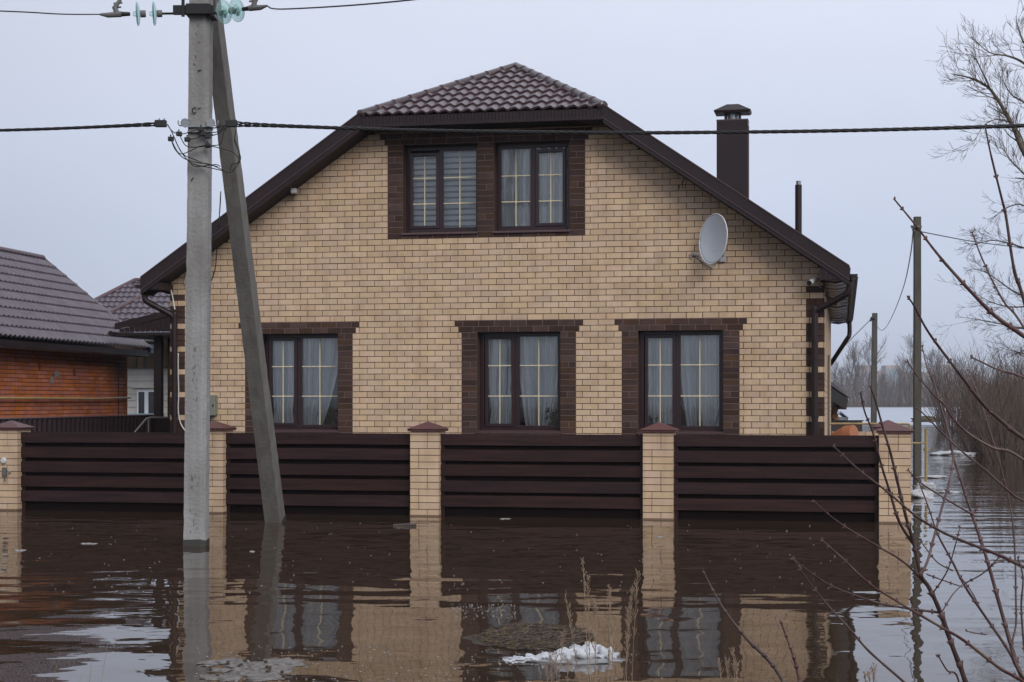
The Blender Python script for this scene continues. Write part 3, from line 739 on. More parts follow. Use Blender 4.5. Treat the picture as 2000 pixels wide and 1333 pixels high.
# side run of the fence from the corner pillar towards the back
FRS = lambda x, y, z: HF(SP[4] + .1 - y, x, z)
panel(PW + .01, 3.29, FRS, -.1); 

# ------------------------------------------------------------------ poles
def concrete_pole(name, lab, cat, pb, pt, wb, wt, db, dt, m_, face=0.0, bev=.22, seed=1):
    # rectangular post with one chamfered edge, surface slightly uneven
    o = thing(name, lab, cat, pb); mb = MB(); pb, pt = Vector(pb), Vector(pt); n = 90
    ax = (pt - pb).normalized(); u = Vector((math.cos(face), math.sin(face), 0)); u = (u - ax * u.dot(ax)).normalized(); v = ax.cross(u)
    prof = [(-.5, -.5), (.5 - bev, -.5), (.5, -.5 + bev * 1.2), (.5, .5), (-.5, .5)]
    cols = []
    for i in range(n + 1):
        t = i / n; c = pb + (pt - pb) * t; w_ = wb + (wt - wb) * t; d_ = db + (dt - db) * t
        for k, (a, b) in enumerate(prof):
            j = .006 * noise.noise(Vector((t * 60, k * 5, seed))) + .004 * noise.noise(Vector((t * 190, k * 9, seed)))
            mb.v.append(tuple(c + u * (a * w_ + (j if a > 0 else -j)) + v * (b * d_ * (1))))
    for i in range(n):
        for k in range(5):
            a = i * 5 + k; b = i * 5 + (k + 1) % 5; mb.f.append((a, b, b + 5, a + 5)); mb.r.append(.5)
    mb.f.append((4, 3, 2, 1, 0)); mb.f.append(tuple(n * 5 + k for k in range(5))); mb.r += [.5, .5]
    mb.build('shaft', m_, o); return o, u, v, ax
YP = 18.75
pbase = Vector(((380 - CX) / F * YP, YP + .1, -.6)); z_at = lambda py, Y: CH + (HY - py) / F * Y
ptop = Vector(((391.5 - CX) / F * YP, YP + .1, z_at(-170, YP)))
pbase = ptop + (Vector(((380 - CX) / F * YP, YP + .1, 0)) - ptop) * 1.08
pole, pu, pv, pax = concrete_pole('utility_pole', 'upright pale concrete power pole standing in the water in front of the fence', 'utility pole', pbase, ptop, .245, .228, .20, .19, 'concrete', R(-5), .2, 1)
def wet_sleeve(parent, pb, pt, wb, db, face, bev, h, m_):
    pb, pt = Vector(pb), Vector(pt); ax = (pt - pb).normalized(); u = Vector((math.cos(face), math.sin(face), 0)); u = (u - ax * u.dot(ax)).normalized(); v = ax.cross(u)
    prof = [(-.5, -.5), (.5 - bev, -.5), (.5, -.5 + bev * 1.2), (.5, .5), (-.5, .5)]; mb = MB()
    for z in (-.1, h):
        t = (z - pb.z) / (pt.z - pb.z); c = pb + (pt - pb) * t
        for k, (a, b) in enumerate(prof): mb.v.append(tuple(c + u * (a * (wb + .013)) + v * (b * (db + .010)) + Vector((0, 0, .012 * math.sin(k * 2.3) if z > 0 else 0))))
    for k in range(5): mb.f.append((k, (k + 1) % 5, 5 + (k + 1) % 5, 5 + k)); mb.r.append(.5)
    mb.f.append(tuple(5 + k for k in range(5))); mb.r.append(.5); mb.build('wet_band', m_, parent)
wet_sleeve(pole, pbase, ptop, .243, .199, R(-5), .2, .075, 'wet_concrete')
YS = 22.5
sb = W(538, 0, YS); st_ = P(408, -30, 19.15); sb2 = st_ + (sb - st_) * 1.1
strut, _, _, _ = concrete_pole('pole_strut', 'darker concrete strut leaning against the upright power pole from the right', 'pole strut', sb2, st_, .225, .175, .25, .20, 'dark_concrete', R(-9), .03, 5)
wet_sleeve(strut, sb2, st_, .216, .243, R(-9), .03, .04, 'wet_concrete')
m = MB()
for py in (248, 258): m.box(lambda x, y, z: Vector((x, y, z)), *(lambda a: (a[0], a[1]))((P(388 - 21, py, YP).x, P(388 + 21.5, py, YP).x)), YP - .03, YP + .23, z_at(py, YP) - .008, z_at(py, YP) + .008)
bn = m.build('band', 'galvanised', pole)
for sx, px in ((-1, 362), (1, 412)):
    m = MB(); c = P(px, 241, YP); m.lathe(c + Vector((0, -.02, 0)), (0, 1, 0), [(0, .055), (.01, .055)], 8); m.build('bracket_plate', 'galvanised', pole)
    m = MB(); h = P(px - 6 * -sx, 241, YP); m.tube(smooth_path([P(px + sx * 4, 240, YP), P(px + sx * 9, 246, YP), P(px + sx * 13, 243, YP), P(px + sx * 14, 236, YP)], 5), .009, 6); m.build('hook', 'galvanised', pole)
# handwritten mark on the pole
m = MB(); yy = YP - .012
m.tube(smooth_path([P(384, 212, yy), P(378, 211, yy), P(375.5, 217, yy), P(379, 222, yy), P(383, 219, yy)], 5), .006, 4); m.tube([P(386, 213, yy), P(392, 211, yy)], .005, 4)
m.tube([P(386, 139, yy), P(393, 137, yy)], .006, 4); m.tube([P(373, 353, yy), P(378, 347, yy)], .006, 4); m.build('painted_mark', 'ink', pole)
for (cx_, cy_, n_, sd) in ((384, 985, 22, 2), (386, 735, 12, 4), (388, 70, 8, 8)):
    mb = MB(); rr = random.Random(sd); q = P(cx_, cy_, YP)
    for i in range(n_):
        a = q + Vector((rr.uniform(-.07, .04), 0, rr.uniform(-.35, .35))); a.y = YP + .0 
        b = a + Vector((rr.uniform(-.02, .02), 0, rr.uniform(.01, .05))); mb.tube([a, b], rr.uniform(.003, .006), 4)
    mb.build('surface_pit', 'dark_concrete', pole, kind='stuff')
# top fittings
I3 = lambda x, y, z: Vector((x, y, z))
m = MB(); a, b = P(340, 22, YP), P(420, 22, YP); m.box(I3, a.x + .0, b.x, YP - .07, YP - .02, z_at(31, YP), z_at(13, YP)); m.box(I3, P(357, 0, YP).x, P(363, 0, YP).x, YP - .085, YP - .06, z_at(36, YP), z_at(-60, YP))
m.box(I3, P(366, 0, YP).x, P(414, 0, YP).x, YP - .10, YP - .068, z_at(31, YP), z_at(11, YP)); m.box(I3, P(408, 0, YP).x, P(420, 0, YP).x, YP - .06, YP + .2, z_at(34, YP), z_at(14, YP)); m.box(I3, P(364, 0, YP).x, P(370, 0, YP).x, YP - .06, YP + .2, z_at(31, YP), z_at(13, YP)); m.build('clamp_bracket', 'black_metal', pole, bevel=.004)
def insulator_string(lab, org, ax, n):
    o = thing('insulator_string', lab, 'insulator', org, 'glass insulator strings on the power pole'); ax = Vector(ax).normalized(); org = Vector(org)
    mb = MB(); mb.tube([org - ax * .13, org + ax * .04], .014, 6); mb.build('link', 'black_metal', o)
    for k in range(n):
        q = org + ax * (.03 + k * .185)
        mb = MB(); mb.lathe(q, ax, [(0, .025), (.0, .04), (.05, .042), (.062, .03)], 14); mb.build('metal_cap', 'cast_grey', o)
        mb = MB(); mb.lathe(q + ax * .055, ax, [(0, .03), (.012, .07), (.020, .115), (.034, .137), (.046, .135), (.038, .118), (.050, .115), (.040, .095), (.052, .09), (.040, .07), (.050, .035), (.09, .022)], 28); mb.build('glass_disc', 'insulator_glass', o, smooth=True)
    e_ = org + ax * (.05 + n * .185)
    mb = MB(); mb.tube([e_ - ax * .03, e_ + ax * .08], [.022, .03], 8); mb.build('socket', 'black_metal', o)
    e2 = e_ + ax * .09; sx = 1 if ax.x > 0 else -1
    mb = MB(); mb.tube([e2 - ax * .02, e2 + ax * .13 + Vector((0, 0, -.01)), e2 + ax * .22], [.035, .03, .012], 8)
    mb.tube([e2 + ax * .03, e2 + ax * .05 + Vector((0, 0, .08)), e2 + ax * -.01 + Vector((0, 0, .17))], [.035, .03, .02], 8)
    for t in (.06, .11): 
        c = e2 + ax * (.05 - t * .3) + Vector((0, 0, t + .01)); mb.tube([c - Vector((.05, 0, 0)), c + Vector((.05, 0, .01))], .012, 5)
    mb.build('tension_clamp', 'cast_grey', o, smooth=False)
    return e2 + ax * .22, e2 + Vector((0, 0, .17)) - ax * .01
le, lj = insulator_string('pair of glass insulator discs seen edge on at the left of the pole top', P(322, 27, YP), (-.985, -.16, -.05), 2)
re_, rj = insulator_string('pair of glass insulator discs turned towards the viewer at the right of the pole top', P(421, 26, YP - .05), (.88, -.475, .0), 2)
def wire(lab, pts, r, m_='black_rubber', k=10, sides=6, name='power_line', cat='wire', group=None):
    mb = MB(); mb.tube(smooth_path(pts, k), r, sides); o = mb.build(name, m_, smooth=True); return tag(o, lab, cat, group)
wire('thin upper wire leaving the pole top to the left', [le, P(120, 28, 17.8), P(0, 22, 17.0), P(-400, 10, 15)], .0075)
wire('thin upper wire rising from the pole top to the upper right', [re_, P(560, 18, 17.6), P(805, 0, 15.4), P(1300, -70, 11)], .0085)
wire('jumper wire looping above the left insulator pair', [lj, lj + Vector((.05, 0, .15)), P(330, -40, YP), P(385, -60, YP)], .008)
wire('jumper wire looping above the right insulator pair', [rj, rj + Vector((-.05, 0, .1)), P(450, -40, YP), P(400, -60, YP)], .008)
def bundle(lab, path, hr, sr, pitch, n=4):
    o = None; pts = smooth_path(path, 40); root = thing('bundled_cable', lab, 'cable', pts[0])
    L_ = [0]
    for i in range(1, len(pts)): L_.append(L_[-1] + (pts[i] - pts[i - 1]).length)
    tot = L_[-1]; cnt = int(tot / .045); rs = []
    j = 0
    for i in range(cnt + 1):
        t = tot * i / cnt
        while j < len(L_) - 2 and L_[j + 1] < t: j += 1
        f = (t - L_[j]) / (L_[j + 1] - L_[j]); rs.append((t, pts[j].lerp(pts[j + 1], f)))
    for k in range(n):
        mb = MB(); q = []
        for i, (t, p) in enumerate(rs):
            ax = (rs[min(i + 1, cnt)][1] - rs[max(i - 1, 0)][1]).normalized(); u = ax.cross(Vector((0, 0, 1))).normalized(); v = ax.cross(u); a = t / pitch * 6.283 + k * 6.283 / n
            fl = 1 + 1.2 * math.exp(-t / .35); q.append(p + (u * math.cos(a) + v * math.sin(a)) * hr * fl)
        mb.tube(q, sr, 6); mb.build('strand', 'black_rubber', root, smooth=True)
    return root
def LV(s, z): return Vector((-3.62 + CT * s, YP - .05 - ST * s, z))
r0 = P(465, 243, YP - .05)
rp = [r0] + [Vector((r0.x + CT * s, r0.y - ST * s, 4.85 - .0734 * (s) + .00444 * s * s)) for s in (2, 4, 5.14, 7, 9.14, 11, 14, 17)]
bundle('thick twisted black cable running right from the pole across the house gable', rp, .0115, .0105, .42)
l0 = P(305, 243, YP - .05); bundle('twisted black cable running left from the pole across the sky', [l0, P(150, 250, 18.9), P(0, 255, 19.1), P(-300, 262, 19.5), P(-700, 262, 20)], .0095, .0095, .5)
for lab, a in (('black anchor clamp on the cable left of the pole', (305, 327)), ('black anchor clamp on the cable right of the pole', (443, 465))):
    m = MB(); p, q = P(a[0], 250, YP), P(a[1], 237, YP); m.box(I3, p.x, q.x, YP - .09, YP - .02, p.z, q.z)
    for f in (.3, .75): m.box(I3, p.x + (q.x - p.x) * f, p.x + (q.x - p.x) * f + .012, YP - .06, YP - .045, q.z + .0005, q.z + .025)
    o = m.build('anchor_clamp', 'black_rubber', bevel=.006); tag(o, lab, 'cable clamp', 'anchor clamps')
yq = YP - .07
conn = [(334, 272), (350, 262), (366, 273), (393, 253), (398, 262), (406, 267), (406, 285)]
cl = thing('wire_loops', 'tangle of thin black connecting wires looping under the cable clamps on the pole', 'wires', P(388, 262, yq))
loops = [[(327, 243), (334, 255), (340, 268), (350, 290), (372, 318), (410, 328), (440, 335)], [(327, 244), (338, 258), (356, 262), (378, 256), (395, 252), (425, 250), (443, 244)],
         [(334, 272), (342, 292), (360, 310), (385, 318), (408, 321), (430, 330), (438, 333)], [(366, 273), (385, 270), (400, 260), (425, 258), (440, 246)],
         [(350, 262), (362, 284), (380, 288), (406, 285), (430, 282), (436, 262), (443, 248)], [(334, 272), (350, 300), (370, 296), (388, 287), (406, 285), (430, 290), (455, 298), (468, 312)],
         [(406, 267), (425, 262), (438, 252), (445, 248)], [(340, 268), (356, 300), (380, 312), (400, 320), (425, 326)], [(462, 250), (458, 275), (464, 290), (470, 310), (462, 325), (452, 337), (442, 337)], [(458, 270), (467, 300), (465, 318), (453, 322), (450, 334)],
         [(393, 253), (405, 248), (420, 250), (435, 243)], [(372, 318), (382, 326), (420, 322), (430, 326)]]
for i, lp in enumerate(loops):
    m = MB(); m.tube(smooth_path([P(a, b, yq - .02 * (i % 3) + (.25 if a > 425 else 0) * 0) for a, b in lp], 6), .0058, 5); m.build('wire', 'black_rubber', cl, smooth=True)
for a, b in conn:
    m = MB(); c = P(a, b, yq); m.box(I3, c.x - .032, c.x + .032, c.y - .03, c.y + .02, c.z - .026, c.z + .026); m.box(I3, c.x - .008, c.x + .008, c.y - .03, c.y - .01, c.z + .0265, c.z + .05); m.build('connector', 'black_rubber', cl, bevel=.008)
wire('black service cable hanging down from the strut to the house wall', [P(431, 375, 21), P(430, 400, 21.2), HP(427, 440, -.6), HP(424, 480, -.25), HP(421, 520, -.10), HP(416, 540, -.06), HP(408, 556, -.02)], .008)

# ------------------------------------------------------------------ things on the house wall
dish = thing('satellite_dish', 'pale grey satellite dish on the right of the gable wall', 'satellite dish', HP(1405, 500, -.02), None)
dc = HP(1398, 468, -.42)
nrm = Vector((-.84, -.54, .09)).normalized(); uu = nrm.cross(Vector((0, 0, 1))).normalized(); vv = uu.cross(nrm).normalized()
if vv.z < 0: vv = -vv
def dishmesh(off, rad, edge):
    mb = MB(); nr, na = 10, 40; base = 0
    for s_, o_ in ((0, 0), (1, -.012)):
        for j in range(nr + 1):
            q = j / nr
            for i in range(na):
                a = 6.2832 * i / na; x = math.cos(a) * .34 * q; y = math.sin(a) * .40 * q
                mb.v.append(tuple(dc + uu * x + vv * y + nrm * (.055 * q * q + o_)))
    k2 = (nr + 1) * na
    for j in range(nr):
        for i in range(na):
            a, b = j * na + i, j * na + (i + 1) % na
            mb.f.append((a, b, b + na, a + na)); mb.r.append(.5); mb.f.append((k2 + a, k2 + a + na, k2 + b + na, k2 + b)); mb.r.append(.5)
    for i in range(na):
        a, b = nr * na + i, nr * na + (i + 1) % na; mb.f.append((a, b, k2 + b, k2 + a)); mb.r.append(.5)
    return mb
dishmesh(0, 0, 0).build('reflector', 'dish_paint', dish, smooth=True)
m = MB(); ps = [dc + uu * math.cos(6.2832 * i / 40) * .342 + vv * math.sin(6.2832 * i / 40) * .402 + nrm * .054 for i in range(41)]; m.tube(ps, .010, 6); m.build('rim', 'white_plastic', dish, smooth=True)
m = MB()
for k in (-.035, .035): m.lathe(dc + uu * k - vv * .19 + nrm * .012, nrm, [(0, .008), (.006, .006)], 8)
m.build('bolt', 'galvanised', dish)
lnb = HP(1350, 497, -.95)
m = MB(); m.tube(smooth_path([dc - vv * .30 - nrm * .02, dc - vv * .44 + nrm * .02, dc - vv * .46 + nrm * .10, lnb + Vector((.12, .1, -.06)), lnb], 6), .017, 8); m.build('feed_arm', 'galvanised', dish, smooth=True)
m = MB(); m.lathe(lnb - nrm * .02, -nrm, [(0, .03), (.02, .034), (.07, .034), (.075, .02), (.13, .02)], 14); m.tube([lnb + Vector((.0, 0, 0)), lnb + Vector((.0, 0, -.09))], .012, 6); m.tube([lnb + Vector((-.03, 0, 0)), lnb + Vector((-.03, 0, -.08))], .009, 6); m.build('receiver', 'cast_grey', dish)
m = MB(); m.tube(smooth_path([lnb + Vector((.0, 0, -.05)), lnb + Vector((.09, .08, -.05)), dc - vv * .50 + nrm * .10, dc - vv * .36 - nrm * .06, dc - vv * .25 - nrm * .12], 6), .005, 5); m.build('cable', 'black_rubber', dish)
m = MB(); q = HP(1411, 500, -.03); m.box(I3, q.x - .05, q.x + .05, q.y - .02, q.y + .02, q.z - .10, q.z + .10); m.tube([q, dc - nrm * .10 - vv * .12, dc - nrm * .02 - vv * .1], .022, 8); m.tube([dc - nrm * .08 - vv * .25, dc - nrm * .08 + vv * .05], .03, 8); m.build('wall_bracket', 'galvanised', dish)
cam1 = thing('security_camera', 'white security camera high on the brown corner bricks at the right', 'camera', HP(1600, 545, 0), 'security cameras')
a = HP(1594, 546, -.16); b = HP(1581, 553, -.42); m = MB(); m.tube([a, b], .042, 14); m.build('housing', 'white_plastic', cam1)
m = MB(); m.tube([b + (b - a) * .001, b + (b - a) * .06], .040, 14); m.build('lens', 'black_rubber', cam1)
m = MB(); m.tube([HP(1600, 545, 0), a], .016, 8); m.build('bracket', 'white_plastic', cam1); m = MB(); m.tube(smooth_path([a, HP(1598, 558, -.1), HP(1604, 563, -.04)], 5), .006, 5); m.build('cable', 'white_plastic', cam1)
cam2 = thing('security_camera', 'small grey security camera high on the left slope of the gable', 'camera', HP(575, 370, 0), 'security cameras')
m = MB(); c = HP(575, 374, -.14); m.box(I3, c.x - .055, c.x + .045, c.y - .08, c.y + .06, c.z - .04, c.z + .045); m.build('housing', 'white_plastic', cam2, bevel=.012); m = MB(); m.tube([c, HP(580, 366, 0)], .016, 8); m.build('bracket', 'cast_grey', cam2)
cam3 = thing('security_camera', 'small pale camera under the right side eaves', 'camera', H(SR + .02, .7, 3.38), 'security cameras')
m = MB(); m.tube([H(SR + .10, .62, 3.33), H(SR + .24, .45, 3.25)], .04, 12); m.build('housing', 'cast_grey', cam3); m = MB(); m.tube([H(SR + .01, .72, 3.42), H(SR + .11, .60, 3.33)], .014, 8); m.build('bracket', 'cast_grey', cam3)
mbx = thing('meter_box', 'grey electricity meter box with a window beside the upright pole', 'meter box', HP(405, 812, 0))
m = MB(); s0, s1 = S(398, -.1), S(421, -.1); z0, z1 = ZH(412, 812, -.1), ZH(412, 772, -.1); m.box(H, s0, s1, -.14, -.001, z0, z1); m.build('cabinet', 'box_grey', mbx, bevel=.01)
m = MB(); m.box(H, s0 + .02, s0 + .13, -.146, -.139, z0 + .06, z1 - .05); m.build('viewing_window', 'box_window', mbx)
m = MB(); m.box(H, s1 - .035, s1 - .02, -.155, -.139, (z0 + z1) / 2 - .02, (z0 + z1) / 2 + .02); m.build('latch', 'black_metal', mbx); m = MB(); m.tube([H((s0 + s1) / 2, -.07, z0), H((s0 + s1) / 2, -.07, z0 - .3)], .016, 6); m.build('conduit', 'black_rubber', mbx)
wire('white cable looping down the left corner of the house', [HP(330, 560, -.05), HP(334, 568, -.09), HP(338, 585, -.1), HP(341.5, 605, -.2)], .012, 'white_plastic', 5, 6, 'wall_cable', 'cable')
wire('white cable running down beside the left downpipe', [HP(348, 690, -.04), HP(348, 730, -.05), HP(349, 770, -.06), HP(348, 800, -.07), HP(352, 825, -.07), HP(362, 842, -.07), HP(372, 850, -.07)], .011, 'white_plastic', 5, 6, 'wall_cable', 'cable')
wire('white cable curving over the brickwork just behind the upright pole', [HP(385, 560, -.03), HP(372, 548, -.04), HP(364, 540, -.05), HP(360, 555, -.05)], .010, 'white_plastic', 5, 6, 'wall_cable', 'cable')
# ------------------------------------------------------------------ neighbouring house on the left
NA = R(8.9); ne = Vector((math.sin(NA), math.cos(NA), 0)); nu = Vector((math.cos(NA), -math.sin(NA), 0))
Cc = Vector((-8.08, 36.3, 2.82))
nb = thing('orange_brick_house', 'orange brick house with grey metal tile roof at the left edge', 'house', Cc - nu * 2 - ne * 4 - Vector((0, 0, 2.82)))
Bv = (-nu * 2.53 + Vector((0, 0, 2.03))); Ln = Bv.length
tiles('roof_slope', Cc, -ne, Bv, Ln, lambda b: (0, 13), 'roof_grey', nb, per=.19, course=.32, amp=.045, step=.04, sub=8)
tiles('roof_slope', Cc - nu * 5.06, -ne, nu * 2.53 + Vector((0, 0, 2.03)), Ln, lambda b: (0, 13), 'roof_grey', nb, per=.19, course=.35, amp=.02, step=.02, sub=4)
NF = lambda x, y, z: Cc + nu * x - ne * y + Vector((0, 0, z - 2.82))     # x right, y towards camera
m = MB(); m.tube([Cc + Bv + Vector((0, 0, .04)), Cc + Bv - ne * 13 + Vector((0, 0, .04))], .07, 10); m.build('ridge_cap', 'sill_metal', nb)
m = MB(); m.prism(NF, [(.05, 2.85), (-2.53, 4.93), (-2.53, 4.78), (.03, 2.73)], -.05, .03); m.prism(NF, [(-5.09, 2.80), (-5.06, 2.70), (-2.531, 4.74), (-2.531, 4.86)], -.07, -.005); m.build('verge_trim', 'roof_grey', nb)
m = MB(); m.box(NF, -.03, 0, .02, 13, 2.66, 2.78); m.build('eaves_board', 'fascia_metal', nb)
m = MB(); m.box(NF, -.36, -.035, .02, 13, 2.645, 2.665); m.build('soffit', 'pale_siding', nb); 
m = MB(); m.prism(NF, [(-.38, -.8), (-.38, 2.63), (-2.53, 4.3), (-4.7, 2.63), (-4.7, -.8)], .35, 12.9); nwall = m.build('wall', 'orange_mortar', nb)
m = MB(); gm = MB()
k = 0; z = -.05
while z < 2.62:
    y = .36 - (.13 if k % 2 else 0)
    while y < 9.0:
        a, b = max(y, .36), y + .25
        if b - a > .03: m.box(NF, -.40, -.371, a, b, z + .006, z + .069, random.random())
        y += .262
    z += .077; k += 1
m.build('brick_courses', 'orange_brick', nwall, kind='stuff')
m = MB(); m.tube([NF(-.30, .35, 1.74), NF(-.30, 2.4, 1.715), NF(-.30, 5, 1.72), NF(-.30, 8.5, 1.73)], .022, 8)
gp = m.build('gas_pipe', 'yellow_paint', nb, smooth=True)
m = MB(); m.box(NF, -.366, -.35, .88, .90, .3, 2.5); m.build('joint_line', 'black_rubber', nb)
for (yy_, zz_, w_, h_) in ((3.9, 2.20, .10, .10), (4.15, 2.08, .06, .14), (3.1, 2.25, .05, .12), (4.7, 2.35, .04, .15)):
    m = MB(); m.blob(NF(-.388, yy_, zz_), .02, w_ * 2.6, h_ * .7, yy_, .4, 10, 6); m.build('mortar_smear', 'chalk_mark' if w_ > .05 else 'copper_stain', nwall)
# dark corrugated fence between the plots
cf = thing('corrugated_fence', 'dark brown corrugated metal fence behind the boards at the left', 'fence', (-7.5, 34, 0))
a = Vector((-7.5, 34.0, 0)); b = Vector((-8.75, 26.0, 0)); dr = (b - a).normalized(); Lf = (b - a).length
nn = Vector((-dr.y, dr.x, 0)); m = MB(); n = int(Lf / .05); base = 0
for i in range(n + 1):
    q = a + dr * (i * .05); o_ = nn * (.018 if (i // 2) % 2 else -.018)
    m.v += [tuple(q + o_ + Vector((0, 0, -.6))), tuple(q + o_ + Vector((0, 0, 1.364)))]
for i in range(n): m.f.append((2 * i, 2 * i + 2, 2 * i + 3, 2 * i + 1)); m.r.append(.5)
o = m.build('sheet', 'corrugated', cf); sm = o.modifiers.new('s', 'SOLIDIFY'); sm.thickness = .004
m = MB(); m.tube([a + Vector((0, 0, 1.37)), b + Vector((0, 0, 1.37))], .022, 6); m.build('top_rail', 'sill_metal', cf)
m = MB(); a2 = P(297, 813, 34); b2 = P(345, 815, 33.2); m.box(lambda x, y, z: a2 + (b2 - a2) * x + Vector((0, y, z)), 0, 1, 0, .03, -1.9, 0); m.build('end_sheet', 'corrugated', cf)
rail = thing('handrail', 'thin metal handrail of the side steps behind the left fence', 'handrail', P(275, 850, 29.5))
m = MB(); m.tube([P(262, 846, 29.5), P(286, 818, 29.6), P(294, 816, 29.7), P(330, 817, 30)], .018, 8); m.build('rail', 'cast_grey', rail); m = MB(); m.tube([P(290, 818, 29.6), P(290, 900, 29.6)], .015, 6); m.build('post', 'cast_grey', rail)
# porch on the left side of the house
PDh = 5.0
def PH(px, py, d=PDh): return H(S(px, d), d, ZH(px, py, d))
sA, sB = S(225, PDh), -6.9; zA, sl = ZH(225, 632, PDh), .223
porch = thing('side_porch', 'brown porch canopy on a dark post at the left of the main house', 'porch', H(-7.5, PDh, 0))
zt = lambda s: zA + (s - sA) * sl
m = MB(); m.prism(H, [(sA, zt(sA) - .13), (sB, zt(sB) - .13), (sB, zt(sB)), (sA, zt(sA))][::1], PDh - .03, PDh); m.build('barge_board', 'fascia_metal', porch)
s = sA + .1
while s < sB:
    z0 = 3.10; z1 = zt(s) - .135
    if z1 > z0 + .02: m = MB(); m.box(H, s, s + .105, PDh - .012, PDh, z0, z1); m.build('siding_board', 'fascia_metal', porch)
    s += .115
m = MB(); m.box(H, sA - .05, sB, PDh - .02, PDh + 4, 3.03, 3.095); m.build('soffit', 'soffit_metal', porch)
m = MB(); m.prism(H, [(sA, zt(sA) - .05), (sB, zt(sB) - .05), (sB, zt(sB) - .01), (sA, zt(sA) - .01)], PDh + .001, PDh + 4); m.build('canopy_roof', 'roof_metal', porch)
m = MB(); g = sA - .06; m.tube([H(g, PDh - .1, 3.07), H(g, PDh + 4, 3.07)], .06, 10); m.build('gutter', 'fascia_metal', porch)
m = MB(); a = S(300, PDh + .3); b = S(314, PDh + .3); m.box(H, a, b, PDh + .3, PDh + .45, -.6, 3.03); m.build('post', 'soffit_metal', porch, bevel=.006)
mat('brown_film', (.05, .03, .02), .6, (.11, .065, .035), 2.5, (1, 1, .6), spec=.15)
m = MB(); nn_ = 14; x0, x1 = b + .02, SL + .2
for i in range(nn_ + 1):
    for j in range(11):
        x = x0 + (x1 - x0) * i / nn_; z = -.3 + 3.3 * j / 10; m.v.append(tuple(H(x, PDh + .6 + .05 * noise.noise(Vector((x * 2, z * 1.5, 3))), z)))
for i in range(nn_):
    for j in range(10):
        q = i * 11 + j; m.f.append((q, q + 11, q + 12, q + 1)); m.r.append(.5)
o = m.build('plastic_screen', 'brown_film', porch, smooth=True); sm = o.modifiers.new('s', 'SOLIDIFY'); sm.thickness = .004
# ------------------------------------------------------------------ pale house further back
bh = thing('pale_house', 'pale sided house with grey tiled roofs in the gap beyond the porch', 'house', (-15, 72, 0))
tiles('roof_slope', (-20.9, 72.7, 4.95), (1, 0, 0), (0, 1, .7), 3.3 * 1.22, lambda b: (b / 1.22, 9), 'roof_grey', bh, per=.26, course=.42, amp=.05, step=.05, sub=6)
tiles('roof_slope', (-16.9, 63.1, 4.35), (1, 0, 0), (0, 1, .7), 4.2 * 1.22, lambda b: (b / 1.22, 9), 'roof_grey', bh, per=.26, course=.42, amp=.05, step=.05, sub=6)
m = MB(); m.tube([(-20.9, 72.7, 5.0), (-17.6, 76.0, 7.3)], .1, 6); m.tube([(-17.6, 76, 7.3), (-12, 76, 7.3)], .1, 6); m.build('ridge_cap', 'sill_metal', bh)
m = MB(); m.tube([(-16.9, 63.1, 4.4), (-12.7, 67.3, 7.35)], .09, 6); m.build('ridge_cap', 'sill_metal', bh)
m = MB(); m.box(I3, -17.5, -9, 67.5, 78, -.8, 3.0); bw = m.build('wall', 'pale_siding', bh)
z = -.5; k = 0
while z < 2.95:
    m = MB(); m.box(I3, -17.5, -13.2, 67.46 - .01 * (k % 2), 67.495, z + .012, z + .26); m.build('siding_board', 'pale_siding', bw); z += .27; k += 1
m = MB(); m.box(I3, -17.4, -9, 67.3, 67.45, 3.0, 4.35); m.build('gable_panel', 'brown_film', bh)
for px in (262, 279): m = MB(); q = P(px, 690, 67.2); m.box(I3, q.x, q.x + .07, 67.24, 67.3, 3.0, 4.3); m.build('mullion', 'black_metal', bh)
m = MB(); p, q = P(262, 667, 67.2), P(300, 652, 67.2); m.box(I3, p.x, q.x, 67.1, 67.23, p.z, q.z); m.build('upper_siding', 'pale_siding', bh)
m = MB(); p, q = P(286, 690, 67.2), P(300, 673, 67.2); m.box(I3, p.x, q.x, 67.2, 67.235, p.z, q.z); m.build('upper_window', 'city_glass', bh)
def small_window(p0, p1, Y, mull):
    a, b = P(*p0, Y), P(*p1, Y); f = MB(); t = .06
    f.box(I3, a.x, a.x + t, Y - .06, Y, b.z, a.z); f.box(I3, b.x - t, b.x, Y - .06, Y, b.z, a.z); f.box(I3, a.x + t, b.x - t, Y - .06, Y, a.z - t, a.z); f.box(I3, a.x + t, b.x - t, Y - .06, Y, b.z, b.z + t)
    mx_ = P(mull, 0, Y).x; f.box(I3, mx_ - .08, mx_ + .08, Y - .061, Y, b.z + t, a.z - t); o = f.build('window', 'white_frame', bh)
    g = MB(); g.box(I3, a.x + t, b.x - t, Y - .03, Y - .02, b.z + t, a.z - t); g.build('pane', 'dark_glass', o)
    g = MB(); g.box(I3, a.x - .2, b.x + .1, Y - .12, Y + .02, a.z + .10, a.z + .16); g.build('lintel', 'pale_siding', o)
small_window((268, 763), (312, 812), 67.44, 286.5)
m = MB(); p, q = P(248, 813, 67.4), P(320, 808, 67.4); m.box(I3, p.x, q.x, 67.3, 67.44, p.z, q.z); m.build('base_trim', 'city_glass', bh)

